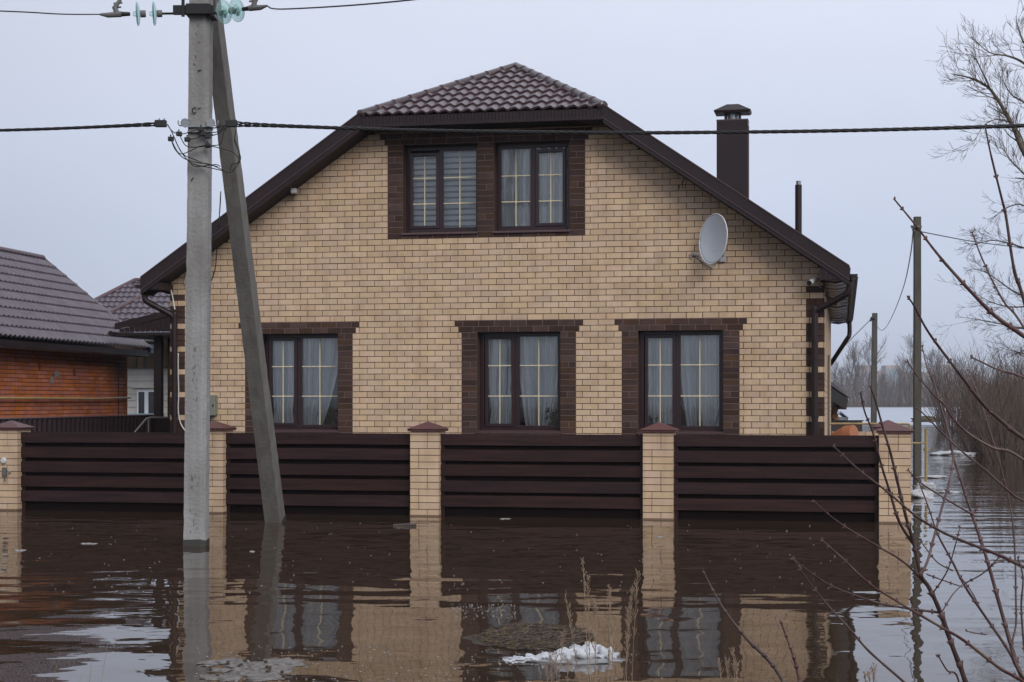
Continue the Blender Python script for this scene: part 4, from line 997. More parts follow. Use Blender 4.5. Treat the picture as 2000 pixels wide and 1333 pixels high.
# ------------------------------------------------------------------ right hand background
lg = thing('log_cabin', 'small log cabin with a dark roof edge just past the right corner of the house', 'cabin', P(1615, 830, 50))
for k in range(9):
    z = -.3 + k * .2; q0 = W(1560, z, 50); q1 = W(1634 + (3 if k % 2 else 0), z, 50); m = MB(); m.tube([q0, q1], .105, 10); m.build('log', 'log_wood', lg, smooth=True)
m = MB()
for k in range(9): z = -.3 + k * .2 + .1; m.tube([W(1631, z, 49.7), W(1631, z, 53.5)], .1, 8)
m.build('side_logs', 'log_wood', lg)
rf_ = lambda x, y, z: Vector((W(1646, 0, 50).x + x, 49.2 + y, z))
m = MB(); m.prism(rf_, [(0, 1.72), (-1.6, 2.85), (-1.6, 2.3), (-.05, 1.40)][::-1], 0, 5); m.build('roof_edge', 'black_rubber', lg)
m = MB(); m.prism(rf_, [(.05, 1.74), (.0, 1.80), (-.3, 2.09), (-1.6, 3.0), (-1.6, 2.86)][::-1], -.05, 5.1); m.build('roof_sheet', 'roof_grey', lg)
sh = thing('grey_shed', 'tiny grey metal shed with a pitched roof on the snowy flat at the right', 'shed', W(1644, 0, 62))
sf = lambda x, y, z: Vector((W(1644, 0, 62).x + x, 62 + y, z))
m = MB(); m.box(sf, -.3, .24, 0, .8, -.2, 1.04); m.build('wall', 'grey_shed', sh)
for i in range(8): m = MB(); m.box(sf, -.3 + i * .07, -.3 + i * .07 + .02, -.015, 0, .5, 1.03); m.build('rib', 'cast_grey', sh)
m = MB(); m.prism(sf, [(-.34, 1.0), (-.04, 1.27), (.28, 1.0), (.24, 1.0), (-.04, 1.22), (-.30, 1.0)][::-1], -.05, .85); m.build('roof', 'city_glass', sh)
yf = thing('yard_fence', 'dark low yard fence between the house corner and the corner pillar', 'fence', W(1655, 0, 42))
m = MB(); a, b = W(1618, 0, 42), W(1684, 0, 42); m.box(I3, a.x, b.x, 42, 42.05, -.6, 1.14); m.build('board_panel', 'corrugated', yf); m = MB(); m.box(I3, a.x, b.x + .03, 41.96, 42.07, 1.142, 1.17); m.build('top_rail', 'black_metal', yf)
yw = MB()
for k in range(5): yw.box(I3, W(1626, 0, 38).x + .26 * k, W(1626, 0, 38).x + .26 * k + .25, 38, 38.12, .86, .95, random.random()); yw.box(I3, W(1626, 0, 38).x - .1 + .26 * k, W(1626, 0, 38).x + .15 + .26 * k, 38, 38.12, .76, .855, random.random())
yw.box(I3, W(1624, 0, 38).x, W(1668, 0, 38).x, 38.01, 38.13, -.5, .75); o = yw.build('low_brick_wall', 'cream_brick'); tag(o, 'low beige brick kerb wall behind the right fence panel', 'wall')
q = P(1668, 846, 31); m = MB(); m.tube([q + Vector((-.28, .3, -.16)), q + Vector((-.1, .1, -.02)), q + Vector((.0, 0, .0))], [.17, .165, .155], 20); o = m.build('clay_pipe', 'terracotta', smooth=False); tag(o, 'orange clay pipe lying behind the right end of the fence', 'pipe')
gs = thing('gas_pipe', 'yellow gas pipe on a riser post in the water right of the corner pillar', 'gas pipe', W(1808, 0, 33))
m = MB(); m.tube([W(1808.5, -.5, 33), P(1808.5, 838, 33)], .028, 10); m.build('riser', 'yellow_paint', gs)
m = MB(); m.tube([P(1620, 828, 34), P(1700, 828, 34), P(1770, 828.5, 34)] , .022, 8); m.tube(smooth_path([P(1768, 828.5, 34), P(1775, 829, 34), P(1777, 834, 34), P(1777, 848, 34)], 4), .022, 8); m.build('overhead_pipe', 'yellow_paint', gs)
m = MB(); m.tube([P(1772, 866, 33), P(1808, 866, 33)], .018, 8); m.build('branch_pipe', 'yellow_paint', gs); m = MB(); m.tube([P(1803, 878.5, 33), P(1815, 878.5, 33)], .02, 8); m.tube([P(1808.5, 875, 33), P(1808.5, 882, 33)], .04, 10); m.build('valve', 'yellow_paint', gs)
def wpole(lab, pb, top, wb, wt):
    o = thing('utility_pole', lab, 'utility pole', pb); mb = MB(); n = 12
    prof = [(-.5, -.5), (.5, -.5), (.5, .5), (-.5, .5)]
    for i in range(n + 1):
        t = i / n; c = Vector(pb).lerp(Vector(top), t); w_ = wb + (wt - wb) * t
        for a, b in prof: mb.v.append(tuple(c + Vector((a * w_ + .003 * noise.noise(Vector((i * 3.1, a, b))), b * w_, 0))))
    for i in range(n):
        for k in range(4): mb.f.append((i * 4 + k, i * 4 + (k + 1) % 4, i * 4 + 4 + (k + 1) % 4, i * 4 + 4 + k)); mb.r.append(.5)
    mb.f.append(tuple(n * 4 + k for k in range(4))); mb.r.append(.5); mb.build('shaft', 'pole_wood', o); return o
p1 = wpole('tall narrow pole in the water right of the corner pillar', W(1791.5, -.8, 36.2), P(1791.5, 424, 36.2), .155, .14)
p2 = wpole('distant thin pole on the snowy flat right of the house', W(1706, -.8, 86), P(1708.5, 612, 86), .28, .24)
m = MB(); m.box(I3, P(1784.5, 0, 36.1).x, P(1799.5, 0, 36.1).x, 36.05, 36.28, z_at(446, 36.2), z_at(442, 36.2)); m.tube(smooth_path([P(1784, 443, 36.1), P(1780, 441, 36.1), P(1780, 446, 36.1)], 4), .012, 5); m.tube([P(1783, 447, 36.1), P(1785, 452, 36.1)], .03, 6); m.build('hook', 'cast_grey', p1)
m = MB(); m.tube([P(1700, 628, 85.8), P(1702, 621, 85.8), P(1708, 624, 85.8)], .065, 6); m.build('insulator', 'black_metal', p2)
wire('sagging wire between the tall narrow pole and the distant thin pole', [P(1784, 447, 36), P(1778, 500, 41), P(1765, 560, 50), P(1745, 613, 62), P(1730, 640, 72), P(1720, 645, 79), P(1711, 634, 86)], [.012] * 60 if False else .014)
wire('wire running down left from the distant thin pole to the house', [P(1701, 624, 86), P(1665, 660, 75), P(1626, 700, 62), P(1600, 722, 55)], .022)
wire('thin wire leaving the tall narrow pole to the right', [P(1799, 453, 36), P(1900, 472, 38), P(2000, 485, 40), P(2150, 505, 43)], .011)
# mound beyond, ice floes
m = MB(); m.blob(W(1815, 0, 122), 1.35, 1.0, .42, 3, .25, 20, 10); o = m.build('earth_mound', 'soil', smooth=True); tag(o, 'brown earth mound at the edge of the snow far right', 'mound')
def floe(lab, px, py, wpx, hpx, seed, m_='snow'):
    c = onwater(px, py); mb = MB(); mb.blob(c, wpx / F * c.y / 2, wpx / F * c.y * .45, hpx / F * c.y, seed, .35, 30, 12); o = mb.build('ice_floe', m_, smooth=True); tag(o, lab, 'ice floe', 'ice floes on the flood water')
floe('thin pale ice floe below the willow thicket', 1862, 889, 85, 7, 1)
floe('small thin ice floe level with the foot of the tall narrow pole', 1822, 933, 60, 4, 2)
floe('rounded white ice lump touching the corner pillar waterline', 1800, 972, 52, 13, 3)
floe('low white ice lump behind the rounded one', 1806, 952, 40, 9, 4)
floe('thin ice sliver right of the white lumps', 1850, 962, 50, 2.5, 5)
floe('thin ice sliver near the flat edge', 1780, 929, 40, 3, 6)

# ------------------------------------------------------------------ bare vegetation
def grow(mb, p, d, L_, r, depth, rnd, spread=.5, up=.15, n=(3, 5), seg=4, sides=4, rmin=.004, droop=0):
    pts = [Vector(p)]; rs = [r]; d = Vector(d).normalized()
    for i in range(seg):
        d = (d + Vector((rnd.gauss(0, .12), rnd.gauss(0, .12), rnd.gauss(0, .08) + up * .3 - droop * .2))).normalized()
        pts.append(pts[-1] + d * L_ / seg); rs.append(max(rmin, r * (1 - .65 * (i + 1) / seg)))
    mb.tube(pts, rs, sides if depth > 0 else 3, cap=False)
    if depth > 0:
        for k in range(rnd.randint(*n)):
            t = rnd.uniform(.25, 1); i = min(seg - 1, int(t * seg)); q = pts[i].lerp(pts[i + 1], t * seg - i if i < seg else 1)
            a = (pts[i + 1] - pts[i]).normalized(); s_ = a.orthogonal(); s_ = s_ * math.cos(rnd.uniform(0, 6.3)) + a.cross(s_) * math.sin(rnd.uniform(0, 6.3))
            if s_.length < .01: continue
            dd = (a + s_.normalized() * rnd.uniform(.5, 1.3) * spread * 1.4).normalized()
            grow(mb, q, dd, L_ * rnd.uniform(.45, .75), max(rmin, rs[i] * .6), depth - 1, rnd, spread, up, n, max(2, seg - 1), sides, rmin, droop)
def tree_mesh(seed, hgt, r, depth=4, n=(4, 6), spread=.5, rmin=.02, m_='twig_far', up=.4):
    rnd = random.Random(seed); mb = MB(); tr = MB(); pts = [Vector((0, 0, -.5))]; 
    for i in range(6): pts.append(pts[-1] + Vector((rnd.gauss(0, .03) * hgt, rnd.gauss(0, .02) * hgt, hgt * .9 / 6)))
    rs = [r * (1 - .8 * i / 6) for i in range(7)]; tr.tube(pts, rs, 6)
    for i in range(26):
        t = rnd.uniform(.22, 1); k = min(5, int(t * 6)); q = pts[k].lerp(pts[k + 1], t * 6 - k); a = rnd.uniform(0, 6.28)
        grow(mb, q, (math.cos(a) * .7, math.sin(a) * .7, 1.0), hgt * (.42 - .26 * t) * rnd.uniform(.7, 1.2), rs[k] * .45, depth - 2, rnd, spread, up, n, 4, 4, rmin)
    return tr.mesh('trunk', m_), mb.mesh('crown', m_)
kinds = [tree_mesh(s_, 14, .20, 4, (3, 4), .45, .019) for s_ in (1, 2, 3)]
ftl = [(1632, 372, 92, 'slender bare tree right beside the house corner on the far bank'), (1664, 374, 120, 'bare tree with a wide open crown just left of the distant thin pole'), (1676, 380, 128, 'bare tree overlapping the first wide crown left of the distant thin pole'), (1700, 372, 138, 'tallest bare tree directly behind the distant thin pole'), (1724, 385, 70, 'low bare tree between the distant pole and the pink tower block'),
       (1776, 370, 138, 'tall bare tree just left of the tall narrow pole'), (1765, 384, 100, 'bare tree between the pink tower and the tall narrow pole'), (1822, 372, 122, 'tall bare tree right of the tall narrow pole'), (1838, 380, 100, 'bare tree left of the willow thicket'), (1868, 376, 96, 'bare tree rising behind the start of the willow thicket'), (1650, 392, 84, 'short bare tree between the house corner and the wide crown')]
for i, (px, Y, hp, lab) in enumerate(ftl):
    k = kinds[i % 3]; q = W(px, .1, Y); sc = (hp / F * Y) / 14.5; t = thing('bare_tree', lab, 'tree', q, 'bare trees on the far bank'); rz = random.uniform(0, 6)
    put('trunk', k[0], q, t, (0, 0, rz), (sc, sc, sc)); put('crown', k[1], q, t, (0, 0, rz), (sc * 1.0, sc, sc))
def thicket(name, n, xr, yr, hr, r, m_, seed, dens=None, zb=0.0):
    rnd = random.Random(seed); mb = MB()
    for i in range(n):
        Y = rnd.uniform(*yr); px = rnd.uniform(*xr); b = W(px, zb, Y); hgt = rnd.uniform(*hr) * (1 + .35 * noise.noise(Vector((px * .02, Y * .02, 1))))
        l1 = Vector((rnd.gauss(0, .14), rnd.gauss(0, .1), 1)); t1 = b + l1 * hgt * .5; t2 = t1 + (l1 + Vector((rnd.gauss(0, .12), 0, 0))) * hgt * .5
        mb.tube([b, t1, t2], [r, r * .7, r * .25], 3, cap=False)
        for k in range(4):
            q = b.lerp(t2, rnd.uniform(.3, .95)); mb.tube([q, q + Vector((rnd.gauss(0, .22), rnd.gauss(0, .2), rnd.uniform(.15, .5))) * hgt * .45], [r * .5, r * .2], 3, cap=False)
    o = mb.build(name, m_, kind='stuff'); return o
o = thicket('far_thicket', 2600, (1560, 2200), (362, 415), (5.0, 8.5), .055, 'twig_far', 5); tag(o, 'grey brown mass of leafless bushes along the far bank', 'bushes')
o = thicket('far_thicket', 2200, (-500, 1560), (365, 400), (5, 8), .06, 'twig_far', 6); tag(o, 'leafless bushes of the far bank behind the houses', 'bushes')
# tower blocks of the city
def tower(lab, px0, px1, py, Y, roofy=0):
    o = thing('tower_block', lab, 'building', W((px0 + px1) / 2, 0, Y), 'tower blocks on the skyline'); a, b = W(px0, 0, Y).x, W(px1, 0, Y).x; zt_ = z_at(py, Y)
    m = MB(); m.box(I3, a, b, Y, Y + 14, 0, zt_); m.build('wall', 'city_wall', o)
    g = MB(); n = max(3, int((b - a) / 2.6)); w_ = (b - a) / n; z = 4
    while z < zt_ - 3:
        for i in range(n): g.box(I3, a + w_ * (i + .2), a + w_ * (i + .8), Y - .15, Y - .01, z, z + 1.7)
        z += 3
    g.build('windows', 'city_glass', o, kind='stuff')
    g = MB(); g.box(I3, a + (b - a) * .12, b - (b - a) * .1, Y - .5, Y - .2, 0, zt_ - 2.5) if roofy else g.box(I3, a - .3, b + .3, Y - .3, Y + 14.3, zt_ + .01, zt_ + .8); g.build('facade_bay' if roofy else 'parapet', 'city_glass' if roofy else 'city_wall', o)
    return o
tower('pink tower block with a blue centre seen between the two right poles', 1730, 1759, 714, 1150, 1)
tower('faint grey tower block just left of the distant thin pole', 1679, 1704, 716, 1250)
tower('low pinkish slab block between the distant pole and the pink tower', 1705, 1731, 727, 1250)
tower('faint block between the pink tower and the tall narrow pole', 1762, 1784, 727, 1300)
tower('brownish block above the left end of the willow thicket', 1836, 1868, 716, 1000)
tower('low faint block right of the tall narrow pole', 1802, 1822, 729, 1300)
# willow shrubs standing in the water at the right
def willow_mesh(seed, hgt):
    rnd = random.Random(seed); mb = MB()
    for i in range(60):
        a = rnd.uniform(0, 6.28); lean = rnd.uniform(.05, .75); b = Vector((math.cos(a), math.sin(a), 0)) * rnd.uniform(0, .35) + Vector((0, 0, -.3)); hh_ = hgt * rnd.uniform(.55, 1.05)
        d = Vector((math.cos(a) * lean, math.sin(a) * lean, 1)).normalized(); pts = [b]
        for k in range(5):
            d = (d + Vector((rnd.gauss(0, .07), rnd.gauss(0, .07), .06))).normalized(); pts.append(pts[-1] + d * hh_ / 5)
        r = rnd.uniform(.010, .019); mb.tube(pts, [r * (1 - .85 * k / 5) for k in range(6)], 3, cap=False)
        for k in range(4):
            j = rnd.randint(1, 4); q = pts[j].lerp(pts[j + 1], rnd.random()); dd = (pts[j + 1] - pts[j]).normalized() + Vector((rnd.gauss(0, .45), rnd.gauss(0, .45), .1)); e_ = q + dd * hh_ * rnd.uniform(.12, .3)
            mb.tube([q, q.lerp(e_, .5) + Vector((rnd.gauss(0, .02), 0, 0)), e_], [.0055, .004, .0022], 3, cap=False)
    return mb.mesh('willow_shrub', 'willow')
wm = [willow_mesh(s_, 3.0) for s_ in (11, 12, 13, 14)]
rw = random.Random(3); spots = []
for i in range(30):
    Y = 44 + 62 * (i / 29) ** 1.25; px = rw.uniform(1905, 2160) if Y < 54 else rw.uniform(1862, 2160) if Y < 70 else rw.uniform(1845, 2160); spots.append((px, Y))
places = ['front of the thicket at the right edge', 'middle of the thicket at the right edge', 'back of the thicket near the snow edge']
for i, (px, Y) in enumerate(spots):
    o = bpy.data.objects.new('willow_shrub', wm[i % 4]); C.objects.link(o); o.location = W(px, 0, Y); o.rotation_euler = (0, 0, rw.uniform(0, 6)); s_ = rw.uniform(.8, 1.15) * (1 + (Y - 44) * .0095); o.scale = (s_, s_, s_)
    tag(o, 'leafless willow shrub in the ' + places[0 if Y < 58 else 1 if Y < 80 else 2], 'shrub', 'willow shrubs in the ' + places[0 if Y < 58 else 1 if Y < 80 else 2])
# big bare tree at the right edge
def limb_tree(lab, trunk, limbs, Yt, seed, rt, m_, dens=1.0, sag=0, tw=(.12, .34)):
    rnd = random.Random(seed); t = thing('bare_tree', lab, 'tree', trunk[0]); mb = MB(); mb.tube(smooth_path(trunk, 5), [rt * (1 - .7 * i / ((len(trunk) - 1) * 5)) for i in range((len(trunk) - 1) * 5 + 1)], 10); mb.build('trunk', m_, t, smooth=True)
    for lp, r0, r1 in limbs:
        pts = smooth_path(lp, 6); n = len(pts); mb = MB(); rr = [r0 + (r1 - r0) * i / (n - 1) for i in range(n)]; mb.tube(pts, rr, 7, cap=False); lb = mb.build('limb', m_, t, smooth=True)
        tw_ = MB(); tot = sum((pts[i + 1] - pts[i]).length for i in range(n - 1)); cnt = int(tot * 10 * dens)
        for k in range(cnt):
            i = rnd.randint(int(n * .12), n - 2); q = pts[i].lerp(pts[i + 1], rnd.random()); a = (pts[i + 1] - pts[i]).normalized(); s_ = Vector((rnd.gauss(0, 1), rnd.gauss(0, 1), rnd.gauss(.25 - sag, 1))).normalized()
            d = (a * .9 + s_ * rnd.uniform(.5, 1.0)).normalized(); grow(tw_, q, d, rnd.uniform(.15, .52), max(.0035, rr[i] * .3), 2, rnd, .5, .3, (2, 4), 4, 4, .0022, sag)
        tw_.build('twigs', m_, lb, kind='stuff')
    return t
Yb = 27
def bp(px, py, dy=0): return P(px, py, Yb + dy)
tr1 = [bp(2170, 1200), bp(2150, 780), bp(2130, 480), bp(2100, 250), bp(2090, 80), bp(2080, -60)]
limbs = [([bp(2130, 480), bp(2060, 400, -.4), bp(2000, 297, -.6), bp(1984, 259, -.6), bp(1969, 229, -.6), bp(1950, 197, -.5), bp(1931, 172, -.5), bp(1905, 156, -.4), bp(1880, 149, -.4), bp(1858, 145, -.3)], .055, .005),
         ([bp(1935, 176, -.5), bp(1918, 140, -.6), bp(1903, 112, -.7), bp(1884, 106, -.7)], .016, .004),
         ([bp(2095, 230), bp(2040, 160, .5), bp(2000, 124, .6), bp(1969, 110, .6), bp(1935, 104, .6), bp(1906, 82, .6)], .035, .004),
         ([bp(2090, 150), bp(2040, 110, -.5), bp(2005, 90, -.6), bp(1990, 60, -.6), bp(1984, 32, -.6)], .03, .004),
         ([bp(2010, 315, -.6), bp(1992, 262, .2), bp(1968, 238, .4), bp(1940, 235, .4), bp(1918, 250, .4), bp(1900, 285, .4)], .018, .003),
         ([bp(2060, 400, -.4), bp(2010, 350, .5), bp(1980, 320, .6), bp(1965, 300, .7), bp(1956, 270, .7)], .02, .003),
         ([bp(2110, 330), bp(2050, 260, 1), bp(2005, 205, 1.2), bp(1975, 185, 1.2), bp(1956, 150, 1.3)], .03, .004)]
limb_tree('large bare tree reaching in from the upper right edge', tr1, limbs, Yb, 21, .17, 'bark_light', 1.0)
Yb = 31
tr2 = [bp(2130, 1100), bp(2110, 800), bp(2095, 640), bp(2075, 420), bp(2060, 250)]
limbs = [([bp(2095, 660), bp(2040, 590, -.5), bp(1990, 575, -.6), bp(1945, 545, -.6), bp(1915, 525, -.6)], .03, .003),
         ([bp(2095, 690), bp(2040, 650, .3), bp(1985, 640, .4), bp(1930, 628, .4), bp(1880, 620, .4)], .028, .003),
         ([bp(2085, 560), bp(2030, 500, .5), bp(1985, 480, .7), bp(1940, 470, .7), bp(1905, 478, .7)], .028, .003),
         ([bp(2080, 480), bp(2030, 430, -.5), bp(1995, 400, -.6), bp(1960, 410, -.6), bp(1938, 430, -.6)], .024, .003),
         ([bp(2080, 620), bp(2030, 600, -.9), bp(1975, 600, -1), bp(1935, 590, -1), bp(1900, 570, -1)], .022, .003),
         ([bp(2085, 740), bp(2040, 700, -.9), bp(1995, 690, -1), bp(1955, 680, -1)], .022, .003)]
limb_tree('second bare tree with dense drooping twigs at the middle of the right edge', tr2, limbs, Yb, 22, .13, 'bark_dark', .9, .3)

# ------------------------------------------------------------------ foreground shrub with reddish branches
shrub = thing('budding_shrub', 'reddish budding shrub branches in the right foreground', 'shrub', (1.95, 4.6, 0))
G = Vector((2.0, 4.7, .1))
BR = [  # pixel way points from thick to thin, base depth, tip depth, base width px, tip width px
 ([(1930, 1480), (1886, 1333), (1861, 1265), (1836, 1195), (1815, 1149), (1798, 1122), (1786, 1066), (1770, 1012), (1753, 942), (1739, 884), (1724, 834), (1710, 784), (1700, 755)], 4.7, 4.5, 13, 3.5, 1),
 ([(1786, 1066), (1757, 1021), (1737, 958), (1720, 904), (1705, 846), (1689, 805), (1681, 768)], 4.62, 4.4, 7, 3, 0),
 ([(1799, 1122), (1812, 1095), (1824, 1050), (1840, 991), (1855, 938), (1861, 888), (1851, 838), (1835, 785), (1822, 740), (1811, 719), (1801, 677)], 4.66, 4.9, 6.5, 3, 0),
 ([(2160, 1180), (2000, 1108), (1952, 1085), (1873, 1054), (1832, 1035), (1786, 1006), (1732, 960), (1678, 919), (1629, 873)], 4.4, 4.1, 9, 3.5, 1),
 ([(2120, 1420), (2000, 1333), (1952, 1305), (1882, 1251), (1832, 1222), (1761, 1180), (1699, 1141), (1645, 1091), (1606, 1056)], 4.3, 4.0, 9, 3.5, 1),
 ([(1838, 1197), (1790, 1191), (1724, 1180), (1683, 1168), (1624, 1145), (1585, 1120), (1548, 1091)], 4.68, 4.3, 6, 3, 0),
 ([(1900, 1480), (1820, 1385), (1766, 1333), (1699, 1274), (1662, 1232), (1616, 1182), (1577, 1133), (1550, 1093)], 4.1, 4.0, 7.5, 3, 1),
 ([(1816, 1149), (1766, 1099), (1712, 1066), (1666, 1039), (1629, 1014), (1589, 979)], 4.66, 4.5, 5.5, 3, 0),
 ([(2080, 1480), (2000, 1330), (1981, 1282), (1956, 1195), (1932, 1108), (1915, 1054), (1898, 1004), (1878, 942), (1861, 888), (1844, 800), (1825, 752), (1814, 722)], 5.0, 5.3, 11, 3, 1),
 ([(1900, 1006), (1844, 973), (1799, 944), (1774, 919)], 5.1, 5.0, 4.5, 2.5, 0),
 ([(2050, 1400), (1990, 1310), (1969, 1270), (1915, 1191), (1882, 1141), (1861, 1099), (1832, 1045), (1815, 996), (1795, 942)], 4.9, 4.9, 8, 3, 1),
 ([(2160, 960), (2000, 857), (1954, 821), (1921, 791), (1879, 737), (1840, 686), (1810, 644), (1786, 599), (1773, 580)], 4.2, 4.0, 10, 3.5, 1),
 ([(2160, 770), (2000, 657), (1960, 630), (1930, 605), (1888, 561), (1849, 518), (1834, 500), (1815, 476), (1789, 441), (1747, 390)], 4.0, 3.9, 11, 3.5, 1),
 ([(2060, 800), (2000, 587), (1984, 540), (1976, 500), (1965, 424), (1957, 390), (1942, 330), (1933, 292), (1924, 247)], 4.1, 4.0, 9, 3.5, 1),
 ([(2120, 860), (2000, 641), (1963, 593), (1939, 550), (1916, 500), (1899, 455)], 4.3, 4.3, 6, 3, 1),
 ([(2130, 800), (2000, 738), (1951, 723), (1912, 705), (1897, 698)], 4.5, 4.5, 6, 3, 1),
 ([(2110, 1000), (1990, 893), (1939, 875), (1894, 849), (1864, 821), (1843, 790), (1825, 773), (1795, 738), (1772, 707)], 4.5, 4.4, 7, 3, 1),
 ([(2140, 1040), (2000, 979), (1973, 962), (1927, 921), (1886, 888), (1840, 846), (1819, 824), (1792, 797)], 4.4, 4.3, 6, 3, 1),
 ([(1895, 1500), (1873, 1333), (1850, 1310), (1832, 1280)], 4.3, 4.2, 5, 3, 1),
 ([(2050, 1500), (2010, 1330), (1995, 1200), (1998, 1130), (1988, 1090)], 4.3, 4.3, 6, 3, 1),
 ([(1990, 1310), (1985, 1200), (1975, 1000), (1920, 800), (1895, 735)], 4.8, 5.0, 5, 2.5, 1),
 ([(1882, 1141), (1920, 1120), (1950, 1090)], 4.9, 4.8, 3.5, 2.5, 0), ([(1840, 1195), (1862, 1160), (1885, 1138)], 4.68, 4.75, 3.5, 2.5, 0),
 ([(1810, 1122), (1845, 1135), (1880, 1147)], 4.68, 4.8, 3.5, 2.5, 0), ([(1932, 1108), (1945, 1100), (1958, 1096)], 5.0, 5.0, 3, 2.5, 0),
 ([(1823, 1157), (1842, 1130), (1856, 1100), (1875, 1030)], 4.6, 4.5, 3.5, 2.5, 0), ([(1861, 1115), (1830, 1098), (1800, 1060)], 4.85, 4.8, 3.5, 2.5, 0),
 ([(1915, 1191), (1900, 1160), (1880, 1132)], 4.9, 4.9, 3, 2.5, 0), ([(1903, 1003), (1912, 985), (1917, 960)], 5.1, 5.1, 3.5, 2.5, 0), ([(1927, 1240), (1905, 1237), (1888, 1233)], 4.9, 4.9, 3, 2.5, 0)]
bud_n = 0; rb = random.Random(9)
for pts, y0, y1, w0, w1, root in BR:
    n = len(pts); P3 = [P(px, py, y0 + (y1 - y0) * i / (n - 1)) for i, (px, py) in enumerate(pts)]
    if root: P3 = [G + Vector((rb.uniform(-.1, .1), rb.uniform(-.1, .1), -.25)), G.lerp(P3[0], .5) + Vector((0, 0, .05))] + P3
    sp = smooth_path(P3, 7); N_ = len(sp); off = 2 * 7 if root else 0; rad = []
    for i in range(N_):
        t = max(0, (i - off) / max(1, N_ - 1 - off)); Y = sp[i].y; rad.append((w0 + (w1 - w0) * t) * .43 / F * Y * (1 + .08 * rb.uniform(-1, 1)))
    mb = MB(); mb.tube(sp, rad, 8)
    # swollen nodes where buds sit
    br = mb.build('branch', 'shrub_bark', shrub, smooth=True)
    b_ = MB(); step = 0; last = None
    for i in range(off + 3, N_):
        if last is None or (sp[i] - last).length > rb.uniform(.055, .10) or i == N_ - 1:
            last = sp[i]; r = rad[i]; tdir = (sp[min(i + 1, N_ - 1)] - sp[i - 1]).normalized()
            b_.tube([sp[i] - tdir * r * 1.6, sp[i] - tdir * r * .4, sp[i] + tdir * r * .6, sp[i] + tdir * r * 1.8], [r * .95, r * 1.3, r * 1.25, r * .9], 7)
            sd_ = tdir.cross(Vector((rb.uniform(-.3, .3), 1, rb.uniform(-.3, .3)))).normalized()
            for s_ in (-1, 1):
                if rb.random() < .75:
                    c = sp[i] + sd_ * s_ * r * .9; e_ = c + (sd_ * s_ * .7 + tdir).normalized() * (.005 + r * .9); b_.tube([c, c.lerp(e_, .5), e_], [.0016 + r * .2, .0021 + r * .15, .0005], 6)
    if b_.v: b_.build('buds', 'bud', br, kind='stuff', smooth=True)
for pts, lab, Y in (([(1600, 1480), (1530, 1333), (1497, 1286), (1460, 1250), (1410, 1185), (1375, 1120)], 'single thin reddish twig rising left of the shrub near the bottom', 4.4), ([(1590, 1480), (1562, 1333), (1552, 1290), (1540, 1255), (1524, 1212)], 'short thin twig near the bottom edge beside the single twig', 4.6)):
    P3 = [P(a, b, Y) for a, b in pts]; P3 = [Vector((P3[0].x + .02, Y, -.1))] + P3; sp = smooth_path(P3, 7); n = len(sp); mb = MB(); rad = [(.0062 - .0038 * i / n) for i in range(n)]; mb.tube(sp, rad, 7)
    for i in range(10, n, 4):
        r = rad[i]; td = (sp[min(i + 1, n - 1)] - sp[i - 1]).normalized(); mb.tube([sp[i] - td * .006, sp[i], sp[i] + td * .007], [r, r * 1.7, r], 7)
    o = mb.build('lone_twig', 'shrub_bark', smooth=True); tag(o, lab, 'twig')

# ------------------------------------------------------------------ weeds, mound, snow, debris in the near water
def weed(lab, base, tops, seed, Y):
    rnd = random.Random(seed); o = thing('dry_weed', lab, 'weed', W(base, 0, Y), 'dry weeds in the near water'); st = MB(); hd = MB()
    for tx, ty in tops:
        b = W(base + rnd.uniform(-12, 12), -.3, Y + rnd.uniform(-.1, .1)); t = P(tx, ty, Y + rnd.uniform(-.15, .15)); m1 = b.lerp(t, .5) + Vector((rnd.uniform(-.02, .02), 0, 0)); sp = smooth_path([b, m1, t], 8); st.tube(sp, [.0024 - .0015 * i / 16 for i in range(17)], 4)
        for k in range(26):
            f = 1 - abs(rnd.gauss(0, .22)); 
            if f < .35: continue
            i = min(15, int(f * 16)); q = sp[i].lerp(sp[i + 1], f * 16 - i); ln = .018 + .055 * (1 - f) + rnd.uniform(0, .02); d = Vector((rnd.uniform(-.55, .55), rnd.uniform(-.5, .5), 1)).normalized(); e_ = q + d * ln
            st.tube([q, e_], [.0014, .0008], 3, cap=False)
            for j in range(3):
                c = q.lerp(e_, rnd.uniform(.4, 1)) + Vector((rnd.uniform(-.004, .004), 0, 0)); r = rnd.uniform(.0013, .0026); hd.add([c + Vector((r, 0, 0)), c + Vector((-r, 0, 0)), c + Vector((0, r, 0)), c + Vector((0, -r, 0)), c + Vector((0, 0, r * 1.6)), c - Vector((0, 0, r * 1.6))], [(0, 2, 4), (2, 1, 4), (1, 3, 4), (3, 0, 4), (2, 0, 5), (1, 2, 5), (3, 1, 5), (0, 3, 5)])
    st.build('stem', 'dry_weed', o); hd.build('seed_head', 'dry_weed', o, kind='stuff')
weed('tallest feathery dry weed just behind the snow lump', 1175, [(1139, 1098), (1148, 1135), (1160, 1170), (1190, 1200), (1165, 1190), (1105, 1168)], 1, 8.4)
weed('slanting dry weed right of the snow lump', 1225, [(1246, 1118), (1236, 1150), (1225, 1190), (1230, 1170)], 2, 8.4)
weed('small thin dry weed between the two tall weeds', 1190, [(1191, 1146), (1198, 1220)], 3, 8.3)
weed('short dark dry weed at the bottom centre', 1090, [(1100, 1240), (1085, 1280), (1075, 1275), (1110, 1290), (1065, 1300)], 4, 8.2)
weed('short dry weed at the bottom edge left of the lone twig', 1425, [(1432, 1275), (1420, 1290), (1440, 1300), (1405, 1296)], 5, 8.1)
weed('tiny dry weed tip at the bottom edge right of centre', 1700, [(1707, 1306), (1698, 1318), (1690, 1322)], 6, 8.1)
